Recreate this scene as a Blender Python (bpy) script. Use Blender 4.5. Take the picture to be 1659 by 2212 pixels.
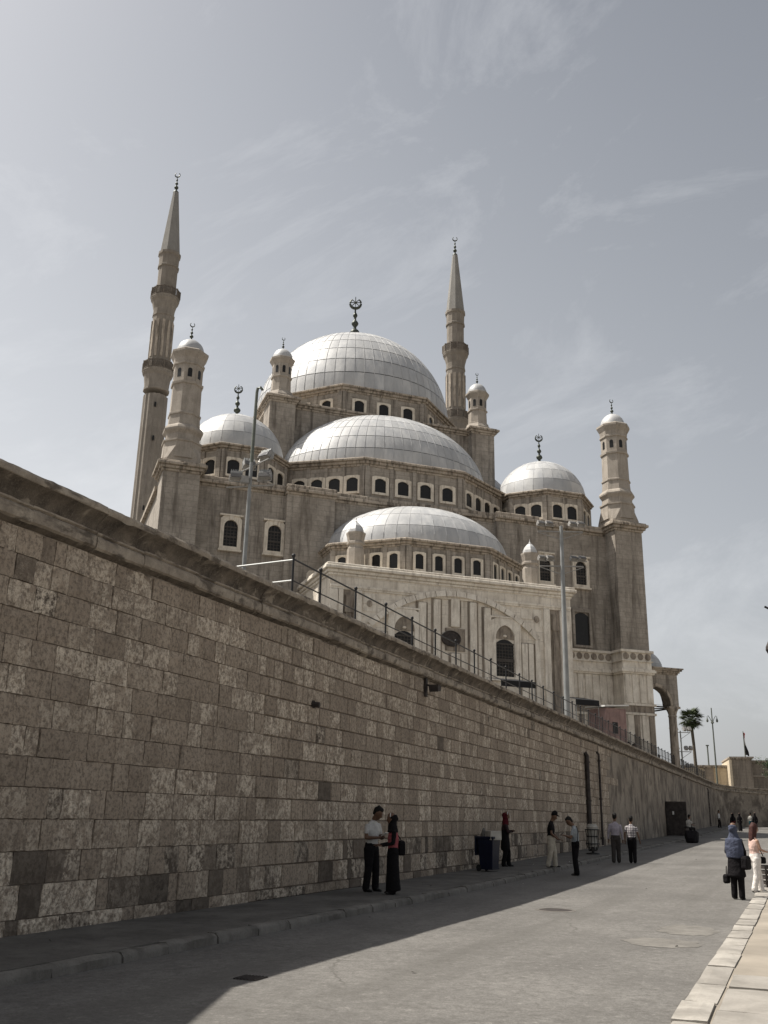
import bpy, bmesh, math, random
import numpy as np
from mathutils import Matrix, Vector
R = math.radians
random.seed(7); rng = np.random.default_rng(7)
for o in list(bpy.data.objects): bpy.data.objects.remove(o)
scene = bpy.context.scene
C = scene.collection

# ------------------------------------------------------------------ camera
PITCH, ROLL = math.atan(655/2062), R(1.12)
fw = Vector((0, math.cos(PITCH), math.sin(PITCH)))
r0 = Vector((1, 0, 0)); u0 = r0.cross(fw)
cr = math.cos(ROLL)*r0 + math.sin(ROLL)*u0
cu = -math.sin(ROLL)*r0 + math.cos(ROLL)*u0
cam_data = bpy.data.cameras.new('camera'); cam = bpy.data.objects.new('camera', cam_data); C.objects.link(cam)
m = Matrix((cr, cu, -fw)).transposed().to_4x4(); m.translation = (0, 0, 1.6)
cam.matrix_world = m
cam_data.sensor_fit = 'VERTICAL'; cam_data.sensor_height = 24; cam_data.lens = 24*2062/2212
cam_data.clip_end = 6000; cam_data.clip_start = .05
scene.camera = cam
scene.render.resolution_x = 768; scene.render.resolution_y = 1024
# ------------------------------------------------------------------ sun and sky
SUN_AZ, SUN_EL = R(-77), R(58)          # azimuth clockwise from +Y
sd = Vector((math.sin(SUN_AZ)*math.cos(SUN_EL), math.cos(SUN_AZ)*math.cos(SUN_EL), math.sin(SUN_EL)))
sun_data = bpy.data.lights.new('sun', 'SUN'); sun = bpy.data.objects.new('sun', sun_data); C.objects.link(sun)
sun.rotation_euler = (-sd).to_track_quat('-Z', 'Y').to_euler(); sun.location = (0, 0, 120)
sun_data.energy = 5.0; sun_data.angle = R(.55); sun_data.color = (1, .95, .87)
world = bpy.data.worlds.new('World'); scene.world = world; world.use_nodes = True
nt = world.node_tree; nt.nodes.clear()
def N(t, **k):
    n = nt.nodes.new(t)
    for a, b in k.items(): setattr(n, a, b)
    return n
sky = N('ShaderNodeTexSky', sky_type='NISHITA', sun_disc=False, sun_elevation=SUN_EL, sun_rotation=SUN_AZ,
        altitude=100, air_density=1.0, dust_density=4.5, ozone_density=1.2)
hs = N('ShaderNodeHueSaturation'); hs.inputs['Hue'].default_value = .494; hs.inputs['Saturation'].default_value = .38; hs.inputs['Value'].default_value = 1.0
nt.links.new(sky.outputs[0], hs.inputs['Color'])
# thin high cloud streaks by direction
tc = N('ShaderNodeTexCoord'); mp0 = N('ShaderNodeMapping'); mp0.inputs['Rotation'].default_value = (R(-20), R(24), 0); mp = N('ShaderNodeMapping'); mp.inputs['Scale'].default_value = (1.3, 1.3, 3.4); nt.links.new(mp0.outputs[0], mp.inputs[0])
no = N('ShaderNodeTexNoise'); no.inputs['Scale'].default_value = 2.1; no.inputs['Detail'].default_value = 10; no.inputs['Roughness'].default_value = .68; no.inputs['Distortion'].default_value = .5
rp = N('ShaderNodeValToRGB'); rp.color_ramp.elements[0].position = .5; rp.color_ramp.elements[1].position = .74
rp.color_ramp.elements[1].color = (.24, .24, .24, 1)
mx = N('ShaderNodeMix', data_type='RGBA'); 
nt.links.new(tc.outputs['Generated'], mp0.inputs[0]); nt.links.new(mp.outputs[0], no.inputs['Vector']); nt.links.new(no.outputs[0], rp.inputs[0])
sz = N('ShaderNodeSeparateXYZ'); nt.links.new(tc.outputs['Generated'], sz.inputs[0])       # pale haze towards the horizon, all round
hz_ = N('ShaderNodeValToRGB'); e_ = hz_.color_ramp.elements; e_[0].position = 0.; e_[0].color = (.8, .8, .8, 1); e_[1].position = .75; e_[1].color = (0, 0, 0, 1); e1 = e_.new(.3); e1.color = (.38, .38, .38, 1)
nt.links.new(sz.outputs[2], hz_.inputs[0])
dt = N('ShaderNodeVectorMath', operation='DOT_PRODUCT'); nt.links.new(tc.outputs['Generated'], dt.inputs[0]); dt.inputs[1].default_value = (math.sin(SUN_AZ), math.cos(SUN_AZ), .1)
au = N('ShaderNodeMapRange'); au.inputs['From Min'].default_value = -.3; au.inputs['From Max'].default_value = .8; au.inputs['To Min'].default_value = .3; au.inputs['To Max'].default_value = 1.15; nt.links.new(dt.outputs['Value'], au.inputs[0])
hm_ = N('ShaderNodeMath', operation='MULTIPLY'); nt.links.new(hz_.outputs[0], hm_.inputs[0]); nt.links.new(au.outputs[0], hm_.inputs[1])
mh_ = N('ShaderNodeMix', data_type='RGBA'); nt.links.new(hm_.outputs[0], mh_.inputs[0]); nt.links.new(hs.outputs[0], mh_.inputs[6]); mh_.inputs[7].default_value = (10.2, 10.3, 10.4, 1)
nt.links.new(rp.outputs[0], mx.inputs[0]); nt.links.new(mh_.outputs[2], mx.inputs[6]); mx.inputs[7].default_value = (9.6, 9.75, 9.9, 1)
bg = N('ShaderNodeBackground'); bg.inputs[1].default_value = .075
wo = N('ShaderNodeOutputWorld'); nt.links.new(mx.outputs[2], bg.inputs[0]); nt.links.new(bg.outputs[0], wo.inputs[0])
vs = scene.view_settings; vs.view_transform = 'Standard'; vs.look = 'None'; vs.exposure = .5; vs.gamma = 1

# ================================================================== helpers
class MB:
    def __init__(s): s.v = []; s.f = []
    def add(s, vs, fs):
        o = len(s.v); s.v += [tuple(p) for p in vs]; s.f += [tuple(i+o for i in f) for f in fs]; return s
    def box(s, x0, x1, y0, y1, z0, z1):
        return s.add([(x0,y0,z0),(x1,y0,z0),(x1,y1,z0),(x0,y1,z0),(x0,y0,z1),(x1,y0,z1),(x1,y1,z1),(x0,y1,z1)],
                     [(0,3,2,1),(4,5,6,7),(0,1,5,4),(1,2,6,5),(2,3,7,6),(3,0,4,7)])
    def prism(s, poly, z0, z1):
        n = len(poly)
        return s.add([(x,y,z0) for x,y in poly]+[(x,y,z1) for x,y in poly],
                     [tuple(range(n))[::-1], tuple(range(n,2*n))]+[(i,(i+1)%n,n+(i+1)%n,n+i) for i in range(n)])
    def loft(s, rings, cap=True, closed=True):
        n = len(rings[0]); vs = [p for r in rings for p in r]; fs = []
        for k in range(len(rings)-1):
            for i in range(n if closed else n-1):
                j = (i+1) % n; fs.append((k*n+i, k*n+j, (k+1)*n+j, (k+1)*n+i))
        if cap: fs += [tuple(range(n))[::-1], tuple(range((len(rings)-1)*n, len(rings)*n))]
        return s.add(vs, fs)
    def lathe(s, prof, n=16, cx=0, cy=0, ph=0, cap=True):
        return s.loft([[(cx+r*math.cos(ph+2*math.pi*i/n), cy+r*math.sin(ph+2*math.pi*i/n), z) for i in range(n)] for r, z in prof], cap)
    def tube(s, pts, r, n=8):
        pts = [Vector(p) for p in pts]; rings = []; rr = r if isinstance(r, (list, tuple)) else [r]*len(pts)
        up = None
        for i, p in enumerate(pts):
            d = (pts[min(i+1, len(pts)-1)]-pts[max(i-1, 0)]).normalized()
            if up is None: up = Vector((0,0,1)) if abs(d.z) < .9 else Vector((1,0,0))
            a = d.cross(up).normalized(); b = d.cross(a).normalized(); up = -b if False else up
            rings.append([p+rr[i]*(math.cos(2*math.pi*k/n)*a+math.sin(2*math.pi*k/n)*b) for k in range(n)])
        return s.loft(rings)
    def bar(s, p, q, w, h):
        p, q = Vector(p), Vector(q); d = (q-p).normalized(); a = d.cross(Vector((0,0,1)))
        a = a.normalized() if a.length > 1e-4 else Vector((1,0,0)); b = a.cross(d)
        pr = [(-w/2,-h/2),(w/2,-h/2),(w/2,h/2),(-w/2,h/2)]
        return s.loft([[p+a*x+b*y for x,y in pr], [q+a*x+b*y for x,y in pr]])
    def ball(s, c, rx, ry, rz, n=10, k=6):
        rings = []
        for i in range(k+1):
            t = -math.pi/2+math.pi*i/k; q = max(math.cos(t), .02)
            rings.append([(c[0]+rx*q*math.cos(2*math.pi*j/n), c[1]+ry*q*math.sin(2*math.pi*j/n), c[2]+rz*math.sin(t)) for j in range(n)])
        return s.loft(rings)
    def frame(s, outer, inner, y0, y1):
        n = len(outer); vs = []
        for P in (outer, inner):
            for y in (y0, y1): vs += [(x, y, z) for x, z in P]
        fs = []
        for i in range(n):
            j = (i+1) % n
            fs += [(i, j, 2*n+j, 2*n+i), (n+i, 3*n+i, 3*n+j, n+j), (i, n+i, n+j, j), (2*n+i, 2*n+j, 3*n+j, 3*n+i)]
        return s.add(vs, fs)
    def xf(s, M):
        s.v = [tuple(M @ Vector(p)) for p in s.v]; return s
    def mesh(s, name, mat=None, smooth=False):
        me = bpy.data.meshes.new(name); me.from_pydata(s.v, [], s.f)
        bm = bmesh.new(); bm.from_mesh(me); bmesh.ops.recalc_face_normals(bm, faces=bm.faces); bm.to_mesh(me); bm.free()
        if mat: me.materials.append(mat)
        if smooth: me.polygons.foreach_set('use_smooth', [True]*len(me.polygons))
        return me
    def build(s, name, mat, parent=None, smooth=False, loc=None, rot=None, bevel=0, auto=False):
        o = link(name, s.mesh(name, mat, smooth), parent, loc, rot)
        if bevel:
            b = o.modifiers.new('bevel', 'BEVEL'); b.width = bevel; b.segments = 1; b.limit_method = 'ANGLE'; b.angle_limit = R(50)
        if auto: shade_auto(o.data)
        return o
def shade_auto(me, ang=40):
    me.polygons.foreach_set('use_smooth', [True]*len(me.polygons)); me.set_sharp_from_angle(angle=R(ang))
def link(name, data, parent=None, loc=None, rot=None):
    o = bpy.data.objects.new(name, data); C.objects.link(o)
    if parent: o.parent = parent
    if loc: o.location = loc
    if rot is not None: o.rotation_euler = (0, 0, rot) if not hasattr(rot, '__len__') else rot
    return o
def tag(o, label, cat, group=None):
    o['label'] = label; o['category'] = cat
    if group: o['group'] = group
    return o
def thing(name, label, cat, loc=(0,0,0), rot=0, group=None):
    return tag(link(name, None, None, loc, rot), label, cat, group)
def structure(o): o['kind'] = 'structure'; return o
def stuff(o): o['kind'] = 'stuff'; return o

# ================================================================== materials
def newmat(name):
    m = bpy.data.materials.new(name); m.use_nodes = True; t = m.node_tree; t.nodes.clear()
    out = t.nodes.new('ShaderNodeOutputMaterial'); p = t.nodes.new('ShaderNodeBsdfPrincipled'); t.links.new(p.outputs[0], out.inputs[0])
    return m, t, p
def nd(t, typ, **k):
    n = t.nodes.new(typ)
    for a, b in k.items(): setattr(n, a, b)
    return n
def noise(t, vec, scale, detail=5, rough=.6, dist=0):
    n = nd(t, 'ShaderNodeTexNoise'); n.inputs['Scale'].default_value = scale; n.inputs['Detail'].default_value = min(detail, 4.5)
    n.inputs['Roughness'].default_value = rough; n.inputs['Distortion'].default_value = dist
    t.links.new(vec, n.inputs['Vector']); return n.outputs[0]
def ramp(t, v, stops):
    r = nd(t, 'ShaderNodeValToRGB'); e = r.color_ramp.elements
    while len(e) < len(stops): e.new(.5)
    for x, (p, c) in zip(e, stops): x.position = p; x.color = (c, c, c, 1) if not hasattr(c, '__len__') else (*c, 1)
    t.links.new(v, r.inputs[0]); return r.outputs[0]
def mix(t, fac, a, b, mode='MIX'):
    n = nd(t, 'ShaderNodeMix', data_type='RGBA', blend_type=mode); n.clamp_factor = True
    for i, x in ((0, fac), (6, a), (7, b)):
        if isinstance(x, bpy.types.NodeSocket): t.links.new(x, n.inputs[i])
        else: n.inputs[i].default_value = x if i == 0 else (*x, 1)
    return n.outputs[2]
def math_(t, op, a, b=0.):
    n = nd(t, 'ShaderNodeMath', operation=op)
    for i, x in ((0, a), (1, b)):
        if isinstance(x, bpy.types.NodeSocket): t.links.new(x, n.inputs[i])
        else: n.inputs[i].default_value = x
    return n.outputs[0]
def bump(t, p, h, strength=.4, dist=.02):
    b = nd(t, 'ShaderNodeBump'); b.inputs['Strength'].default_value = strength; b.inputs['Distance'].default_value = dist
    t.links.new(h, b.inputs['Height']); t.links.new(b.outputs[0], p.inputs['Normal'])
def coords(t, kind='pos', scale=(1,1,1)):
    if kind == 'pos': v = nd(t, 'ShaderNodeNewGeometry').outputs['Position']
    else: v = nd(t, 'ShaderNodeTexCoord').outputs['Object']
    mp = nd(t, 'ShaderNodeMapping'); mp.inputs['Scale'].default_value = scale; t.links.new(v, mp.inputs[0]); return mp.outputs[0]
def plain(name, col, rough=.7, metal=0, var=.25, scale=4., bmp=.1, spec=.3, kind='pos'):
    m, t, p = newmat(name); v = coords(t, kind)
    n = noise(t, v, scale, 6)
    c = mix(t, ramp(t, n, [(.3, 0), (.7, 1)]), tuple(x*(1-var) for x in col), tuple(min(1, x*(1+var)) for x in col))
    t.links.new(c, p.inputs['Base Color']); p.inputs['Roughness'].default_value = rough; p.inputs['Metallic'].default_value = metal
    p.inputs['Specular IOR Level'].default_value = spec
    if bmp: bump(t, p, n, bmp, .01 if bmp < .8 else .05)
    return m

def masonry(name, attr, dark=False):
    """weathered limestone blocks; a tone per block comes from the attribute 'tone'"""
    m, t, p = newmat(name)
    a = nd(t, 'ShaderNodeAttribute', attribute_type=attr, attribute_name='tone'); tone = a.outputs['Fac']
    g = nd(t, 'ShaderNodeNewGeometry').outputs['Position']
    off = nd(t, 'ShaderNodeVectorMath', operation='SCALE'); off.inputs[0].default_value = (37., 19., 53.); t.links.new(tone, off.inputs['Scale'])
    ad = nd(t, 'ShaderNodeVectorMath', operation='ADD'); t.links.new(g, ad.inputs[0]); t.links.new(off.outputs[0], ad.inputs[1]); v = ad.outputs[0]
    base = ramp(t, tone, [(0, (.055,.046,.039)), (.3, (.16,.13,.103)), (.42, (.29,.236,.184)), (.9, (.385,.318,.25))])
    n1 = noise(t, v, 3.0, 4, .6); n2 = noise(t, v, 17, 4, .75); n3 = noise(t, g, .35, 4, .6); vs_ = nd(t, 'ShaderNodeVectorMath', operation='SCALE'); t.links.new(v, vs_.inputs[0]); t.links.new(math_(t, 'ADD', .55, math_(t, 'MULTIPLY', math_(t, 'FRACT', math_(t, 'MULTIPLY', tone, 53.7)), .8)), vs_.inputs['Scale']); n5 = noise(t, vs_.outputs[0], 8.5, 4.5, .76, .25)
    rnd = math_(t, 'FRACT', math_(t, 'MULTIPLY', tone, 17.31))
    worn = math_(t, 'MULTIPLY', math_(t, 'MULTIPLY', ramp(t, n5, [(.42, 0), (.54, 1)]), ramp(t, n1, [(.34, .1), (.5, 1)])), ramp(t, rnd, [(.3, .1), (.85, .95)]))
    c = mix(t, worn, base, (.7, .61, .495))
    c = mix(t, ramp(t, n2, [(.36, .75), (.54, 0)]), c, (.11, .09, .072))
    c = mix(t, ramp(t, n3, [(.45, 0), (.75, .4)]), c, (.15, .125, .1))
    sp = coords(t, 'pos', (11, 11, 1.1)); n4 = noise(t, sp, 1.0, 4, .65)
    c = mix(t, ramp(t, n4, [(.5, 0), (.72, .4)]), c, (.13, .105, .086))
    t.links.new(c, p.inputs['Base Color']); p.inputs['Roughness'].default_value = .92; p.inputs['Specular IOR Level'].default_value = .15
    h = math_(t, 'ADD', math_(t, 'MULTIPLY', n5, .6), math_(t, 'MULTIPLY', n2, .4)); bump(t, p, h, .7, .025)
    return m
M_stone = masonry('wall_limestone', 'OBJECT')
M_stone_far = masonry('wall_limestone_mass', 'GEOMETRY')

def stained(name, c0, c1, dark, s=1.2, streak=.55, lo=.5, hi=.7, bs=.6, st=(3.0, 3.0, .45)):
    m, t, p = newmat(name); g = coords(t)
    n1 = noise(t, g, s, 8, .65, .3); n2 = noise(t, coords(t, 'pos', st), 1.1, 7, .65, .4); n3 = noise(t, g, 16*s, 4, .7)
    c = mix(t, ramp(t, n1, [(.35, 0), (.65, 1)]), c0, c1)
    c = mix(t, math_(t, 'MULTIPLY', ramp(t, n2, [(lo, 0), (hi, 1)]), streak), c, dark)
    c = mix(t, ramp(t, n3, [(.3, .35), (.5, 0)]), c, dark)
    t.links.new(c, p.inputs['Base Color']); p.inputs['Roughness'].default_value = .9; p.inputs['Specular IOR Level'].default_value = .15
    bump(t, p, math_(t, 'ADD', n1, math_(t, 'MULTIPLY', n3, .4)), bs, .03)
    return m
M_coping_dk = stained('dark_coping_stone', (.06,.051,.043), (.17,.143,.115), (.3,.26,.21), 2.6, .9, .56, .66, .3, st=(2.2, 2.2, 3.))  # darker tone for the recessed coping bands
M_coping = stained('coping_stone', (.24,.205,.168), (.4,.35,.285), (.07,.058,.048), 3.0, .75, .5, .62, .25, st=(1.6, 1.6, 3.))
M_plaster = stained('stained_plaster', (.19,.162,.132), (.34,.295,.24), (.1,.084,.07), .45, .8, .47, .6, .15, st=(.9, .9, .62))
M_mortar = plain('dark_mortar', (.15,.122,.098), .95, var=.4, scale=8)

def ashlar(name, c0, c1, c2, dark, bw, bh, mortar=.012, streak=.5, rough=.85, spec=.2, jt=.75):
    m, t, p = newmat(name)
    o = nd(t, 'ShaderNodeTexCoord').outputs['Object']; sx = nd(t, 'ShaderNodeSeparateXYZ'); t.links.new(o, sx.inputs[0])
    cb = nd(t, 'ShaderNodeCombineXYZ'); t.links.new(math_(t, 'ADD', sx.outputs[0], sx.outputs[1]), cb.inputs[0]); t.links.new(sx.outputs[2], cb.inputs[1])
    br = nd(t, 'ShaderNodeTexBrick'); br.inputs['Scale'].default_value = 1; br.inputs['Brick Width'].default_value = bw; br.inputs['Row Height'].default_value = bh
    br.inputs['Mortar Size'].default_value = mortar; br.inputs['Color1'].default_value = (*c0, 1); br.inputs['Color2'].default_value = (*c1, 1)
    br.inputs['Mortar'].default_value = (*[x*jt for x in c0], 1); t.links.new(cb.outputs[0], br.inputs[0])
    g = coords(t); n1 = noise(t, g, .4, 7, .7, .3); n2 = noise(t, coords(t, 'pos', (1.5, 1.5, .16)), 1.0, 6, .7); n3 = noise(t, g, 4, 5, .7)
    c = mix(t, ramp(t, n1, [(.38, 0), (.68, .8)]), br.outputs[0], c2)
    c = mix(t, math_(t, 'MULTIPLY', ramp(t, n2, [(.49, 0), (.68, 1)]), streak), c, dark)
    c = mix(t, ramp(t, n3, [(.3, .3), (.55, 0)]), c, dark)
    t.links.new(c, p.inputs['Base Color']); p.inputs['Roughness'].default_value = rough; p.inputs['Specular IOR Level'].default_value = spec
    bump(t, p, math_(t, 'ADD', math_(t, 'MULTIPLY', n3, .5), br.outputs['Fac']), -.25, .03)
    return m
M_sand = ashlar('mosque_sandstone', (.36,.322,.276), (.41,.367,.315), (.2,.176,.149), (.1,.085,.07), 1.1, .45, .02, .85, jt=.74)
M_trim = stained('trim_stone', (.32,.275,.226), (.44,.383,.316), (.09,.075,.06), 1.3, .8, .48, .62, .4)
M_marble = ashlar('alabaster', (.8,.735,.635), (.72,.66,.565), (.58,.525,.445), (.3,.25,.2), 1.0, .7, .014, .6, .55, .35, .55)
M_marble2 = stained('alabaster_slab', (.6,.545,.465), (.8,.745,.65), (.28,.235,.19), .9, .65, .5, .7, .2)
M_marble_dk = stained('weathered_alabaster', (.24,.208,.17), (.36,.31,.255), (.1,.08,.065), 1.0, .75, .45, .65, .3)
M_frame = stained('pale_window_stone', (.6,.54,.45), (.72,.655,.555), (.25,.2,.155), 1.5, .6, .5, .7, .2)
def lead(name, b):
    m, t, p = newmat(name); g = coords(t); oi = nd(t, 'ShaderNodeObjectInfo').outputs['Random']
    n1 = noise(t, coords(t, 'pos', (1.2, 1.2, .25)), 1.3, 7, .65); n2 = noise(t, g, .5, 5); n3 = noise(t, g, 9, 4)
    c = mix(t, ramp(t, n1, [(.35, 0), (.7, 1)]), tuple(b*x for x in (.78, .79, .8)), tuple(b*x for x in (1.1, 1.09, 1.06)))
    c = mix(t, ramp(t, n2, [(.45, 0), (.7, .4)]), c, (.33, .326, .314))
    c = mix(t, ramp(t, oi, [(0, .55), (.7, 0)]), c, (b*.6, b*.605, b*.61))
    t.links.new(c, p.inputs['Base Color']); p.inputs['Roughness'].default_value = .5; p.inputs['Metallic'].default_value = .05
    p.inputs['Specular IOR Level'].default_value = .5
    bump(t, p, math_(t, 'ADD', n2, math_(t, 'MULTIPLY', n3, .15)), .25, .12)
    return m
M_lead = lead('lead_sheet', .5)
M_seam = plain('lead_seam', (.16,.165,.17), .6, .2)
M_pane = plain('dark_window_void', (.012,.011,.01), .35, bmp=0, var=.3)
M_grille = plain('window_grille', (.06,.052,.045), .6, .1, bmp=0)
M_bronze = plain('green_bronze', (.055,.062,.05), .5, .5, var=.5, bmp=.2)
M_parapet = plain('pierced_balcony', (.13,.11,.09), .85, var=.4, scale=6)
WANG_ = math.atan2(1, .425)
def asphalt():
    m, t, p = newmat('worn_asphalt'); g = coords(t)
    n1 = noise(t, g, .25, 8, .65, .4); n2 = noise(t, g, 38, 3, .7); n3 = noise(t, g, 2.0, 7, .65)
    c = mix(t, ramp(t, n1, [(.35, 0), (.68, 1)]), (.118, .112, .104), (.185, .176, .163))
    c = mix(t, ramp(t, n3, [(.55, 0), (.75, .5)]), c, (.09, .084, .076))
    c = mix(t, ramp(t, n2, [(.33, .6), (.55, 0)]), c, (.075, .07, .064))
    v = nd(t, 'ShaderNodeTexVoronoi', feature='DISTANCE_TO_EDGE'); v.inputs['Scale'].default_value = .22
    wv = nd(t, 'ShaderNodeVectorMath', operation='ADD'); t.links.new(g, wv.inputs[0])
    nz = nd(t, 'ShaderNodeTexNoise'); nz.inputs['Scale'].default_value = .9; nz.inputs['Detail'].default_value = 5; t.links.new(g, nz.inputs['Vector']); t.links.new(nz.outputs['Color'], wv.inputs[1])
    t.links.new(wv.outputs[0], v.inputs['Vector'])
    c = mix(t, math_(t, 'MULTIPLY', ramp(t, v.outputs['Distance'], [(0, 1), (.006, 0)]), ramp(t, n1, [(.45, 0), (.6, .7)])), c, (.05, .046, .04))
    n6 = noise(t, g, 11, 4, .75); c = mix(t, ramp(t, n6, [(.36, .5), (.5, 0)]), c, (.07, .065, .058)); c = mix(t, ramp(t, n6, [(.57, 0), (.7, .4)]), c, (.3, .285, .26))
    rt = nd(t, 'ShaderNodeMapping'); rt.inputs['Rotation'].default_value = (0, 0, -WANG_); t.links.new(g, rt.inputs[0]); st_ = nd(t, 'ShaderNodeMapping'); st_.inputs['Scale'].default_value = (.05, 1.3, 1); t.links.new(rt.outputs[0], st_.inputs[0])
    n7 = noise(t, st_.outputs[0], 1.0, 4, .6); c = mix(t, ramp(t, n7, [(.48, 0), (.68, .45)]), c, (.085, .08, .072))
    t.links.new(c, p.inputs['Base Color']); p.inputs['Roughness'].default_value = .88; p.inputs['Specular IOR Level'].default_value = .2
    bump(t, p, math_(t, 'ADD', n2, math_(t, 'ADD', n3, n6)), .5, .012); return m
M_asphalt = asphalt()
M_walk = stained('dusty_concrete', (.1,.094,.085), (.165,.155,.14), (.045,.042,.037), .9, .45, .5, .75, .5)
M_kerb = stained('kerb_concrete', (.12,.112,.1), (.2,.186,.166), (.07,.062,.052), 2.2, .5, .5, .7, .6)
M_slab = masonry('paving_slab_stone', 'OBJECT'); 
def slabmat():
    m, t, p = newmat('pale_paving_slab'); g = coords(t); oi = nd(t, 'ShaderNodeObjectInfo').outputs['Random']
    n1 = noise(t, g, 1.3, 8, .65, .3); n2 = noise(t, g, 30, 3)
    c = mix(t, oi, (.25,.231,.204), (.35,.325,.287)); c = mix(t, ramp(t, n1, [(.42, 0), (.66, .75)]), c, (.15,.137,.118))
    c = mix(t, ramp(t, n2, [(.3, .3), (.5, 0)]), c, (.17,.15,.125)); t.links.new(c, p.inputs['Base Color']); p.inputs['Roughness'].default_value = .88
    bump(t, p, math_(t, 'ADD', n1, n2), .4, .01); return m
M_slab = slabmat()
M_earth = plain('bare_earth', (.25,.22,.18), .95, scale=.8)
M_iron = plain('black_painted_iron', (.02,.02,.021), .5, .2, var=.3)
M_pole = plain('grey_painted_steel', (.24,.245,.24), .5, .25, var=.15, scale=2)
M_pole_dk = plain('dark_green_steel', (.12,.13,.11), .55, .2, var=.2)
M_flood = plain('floodlight_housing', (.28,.27,.255), .55, .3, var=.25)
M_glass = plain('floodlight_glass', (.09,.085,.08), .15, 0, var=.2, bmp=0, spec=.6)
M_rust = plain('rusty_dark_metal', (.05,.042,.038), .75, .2, var=.5)
M_white = plain('white_paint', (.62,.61,.58), .6, var=.12)
M_pinkbooth = plain('pink_painted_board', (.25,.17,.155), .75, var=.25, scale=2)
M_blue = plain('blue_plastic', (.004,.007,.022), .42, var=.25, scale=3, bmp=.05)
M_cream_lit = ashlar('cream_lit_render', (.6,.51,.37), (.57,.48,.35), (.5,.42,.31), (.3,.24,.18), 1.4, .6, .01, .5)  # sunlight painted in as a bright tone on palace faces; arch frames share it
M_brown_shade = ashlar('brown_shaded_render', (.27,.23,.185), (.3,.255,.205), (.22,.185,.15), (.12,.1,.08), 1.2, .5, .02, .7)  # shade painted in as a darker tone on the palace's other faces
M_leaf = plain('palm_leaf', (.05,.065,.028), .6, var=.45, scale=3, bmp=0)
M_leaf2 = plain('tree_leaf', (.035,.055,.022), .6, var=.5, scale=3, bmp=0)
M_bark = plain('palm_bark', (.1,.085,.065), .95, var=.35, scale=6, bmp=.5)
M_red = plain('flag_red', (.35,.03,.03), .8, bmp=0); M_black = plain('flag_black', (.012,.012,.013), .8, bmp=0)

# ================================================================== setting: street frame (s along the wall, n out from it)
W0 = Vector((-10.55, 0, 0)); wd = Vector((.425, 1, 0)).normalized(); wn = Vector((wd.y, -wd.x, 0))
WANG = math.atan2(wd.y, wd.x)
GS = [-60, 26, 35, 45, 61, 83, 114, 141, 260]; GZ = [0, 0, .06, .17, .34, .5, .95, 1.25, 1.6]
def gz(s): return float(np.interp(s, GS, GZ))
def SN(s, n, z=0.): p = W0 + wd*s + wn*n; return Vector((p.x, p.y, z))
def GP(s, n, dz=0.): return SN(s, n, gz(s)+dz)
KERB, RK = 2.1, 8.46
def strip(name, s0, s1, n0, n1, dz, mat, ds=2.0, thick=0., jit=0):
    k = max(2, int((s1-s0)/ds)); mb = MB()
    L = [(s0+(s1-s0)*i/k) for i in range(k+1)]
    if not thick:
        nn = max(1, int((n1-n0)/2)); vs = []; fs = []
        for s in L:
            for j in range(nn+1): vs.append(GP(s, n0+(n1-n0)*j/nn, dz+(random.uniform(-jit, jit))))
        for i in range(k):
            for j in range(nn): a = i*(nn+1)+j; fs.append((a, a+nn+1, a+nn+2, a+1))
        mb.add(vs, fs)
    else:
        mb.loft([[GP(s, n0, dz-thick), GP(s, n1, dz-thick), GP(s, n1, dz), GP(s, n0, dz)] for s in L])
    return structure(mb.build(name, mat, auto=True))
g = MB().add([(-2500,-2500,-.55),(2500,-2500,-.55),(2500,2500,-.55),(-2500,2500,-.55)], [(0,1,2,3)]).build('ground', M_earth); structure(g)
strip('road', -40, 240, KERB-.05, 60, -.13, M_asphalt)
walk = strip('pavement', -40, 141, -.3, KERB-.17, 0, M_walk, ds=2.0, thick=.5)
M_patch = stained('asphalt_repair', (.13,.122,.11), (.19,.178,.16), (.09,.084,.075), 3., .4, .5, .7, .5)
for s_, n_, w_, l_ in ((22.0, 7.75, .5, .9), (20.0, 7.6, .6, .6)):
    P_ = [GP(s_+l_*math.cos(a)*random.uniform(.8, 1.1), n_+w_*math.sin(a)*random.uniform(.8, 1.1), -.126) for a in [2*math.pi*i/34 for i in range(34)]]
    structure(MB().add(P_, [tuple(range(34))]).build('road_patch', M_patch))
# worn kerb stones, one by one, along the left pavement
kv = []
for k in range(4):
    mb = MB(); n = 6; rings = []
    for i in range(n+1):
        x = i/n; q = [random.uniform(-.018, .018) for _ in range(4)]
        rings.append([(x, .18, -.3), (x, .18, -.0+q[0]*.4), (x, .05+q[1], .0+q[2]*.5), (x, -.0+q[1], -.045+q[3]), (x, -.02+q[3]*.7, -.3)])
    mb.loft(rings); me = mb.mesh('kerb_stone', M_kerb); shade_auto(me, 50); kv.append(me)
s = 3.0; kn = 0
while s < 120:
    L = random.uniform(.9, 1.35) if s < 60 else 4.0
    o = link('kerb_stone', random.choice(kv), walk); o.matrix_world = Matrix.Translation(GP(s, KERB, -.004+random.uniform(-.012, .012))) @ Matrix.Rotation(WANG, 4, 'Z') @ Matrix.Diagonal((L-.02, 1, 1, 1))
    s += L
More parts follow.
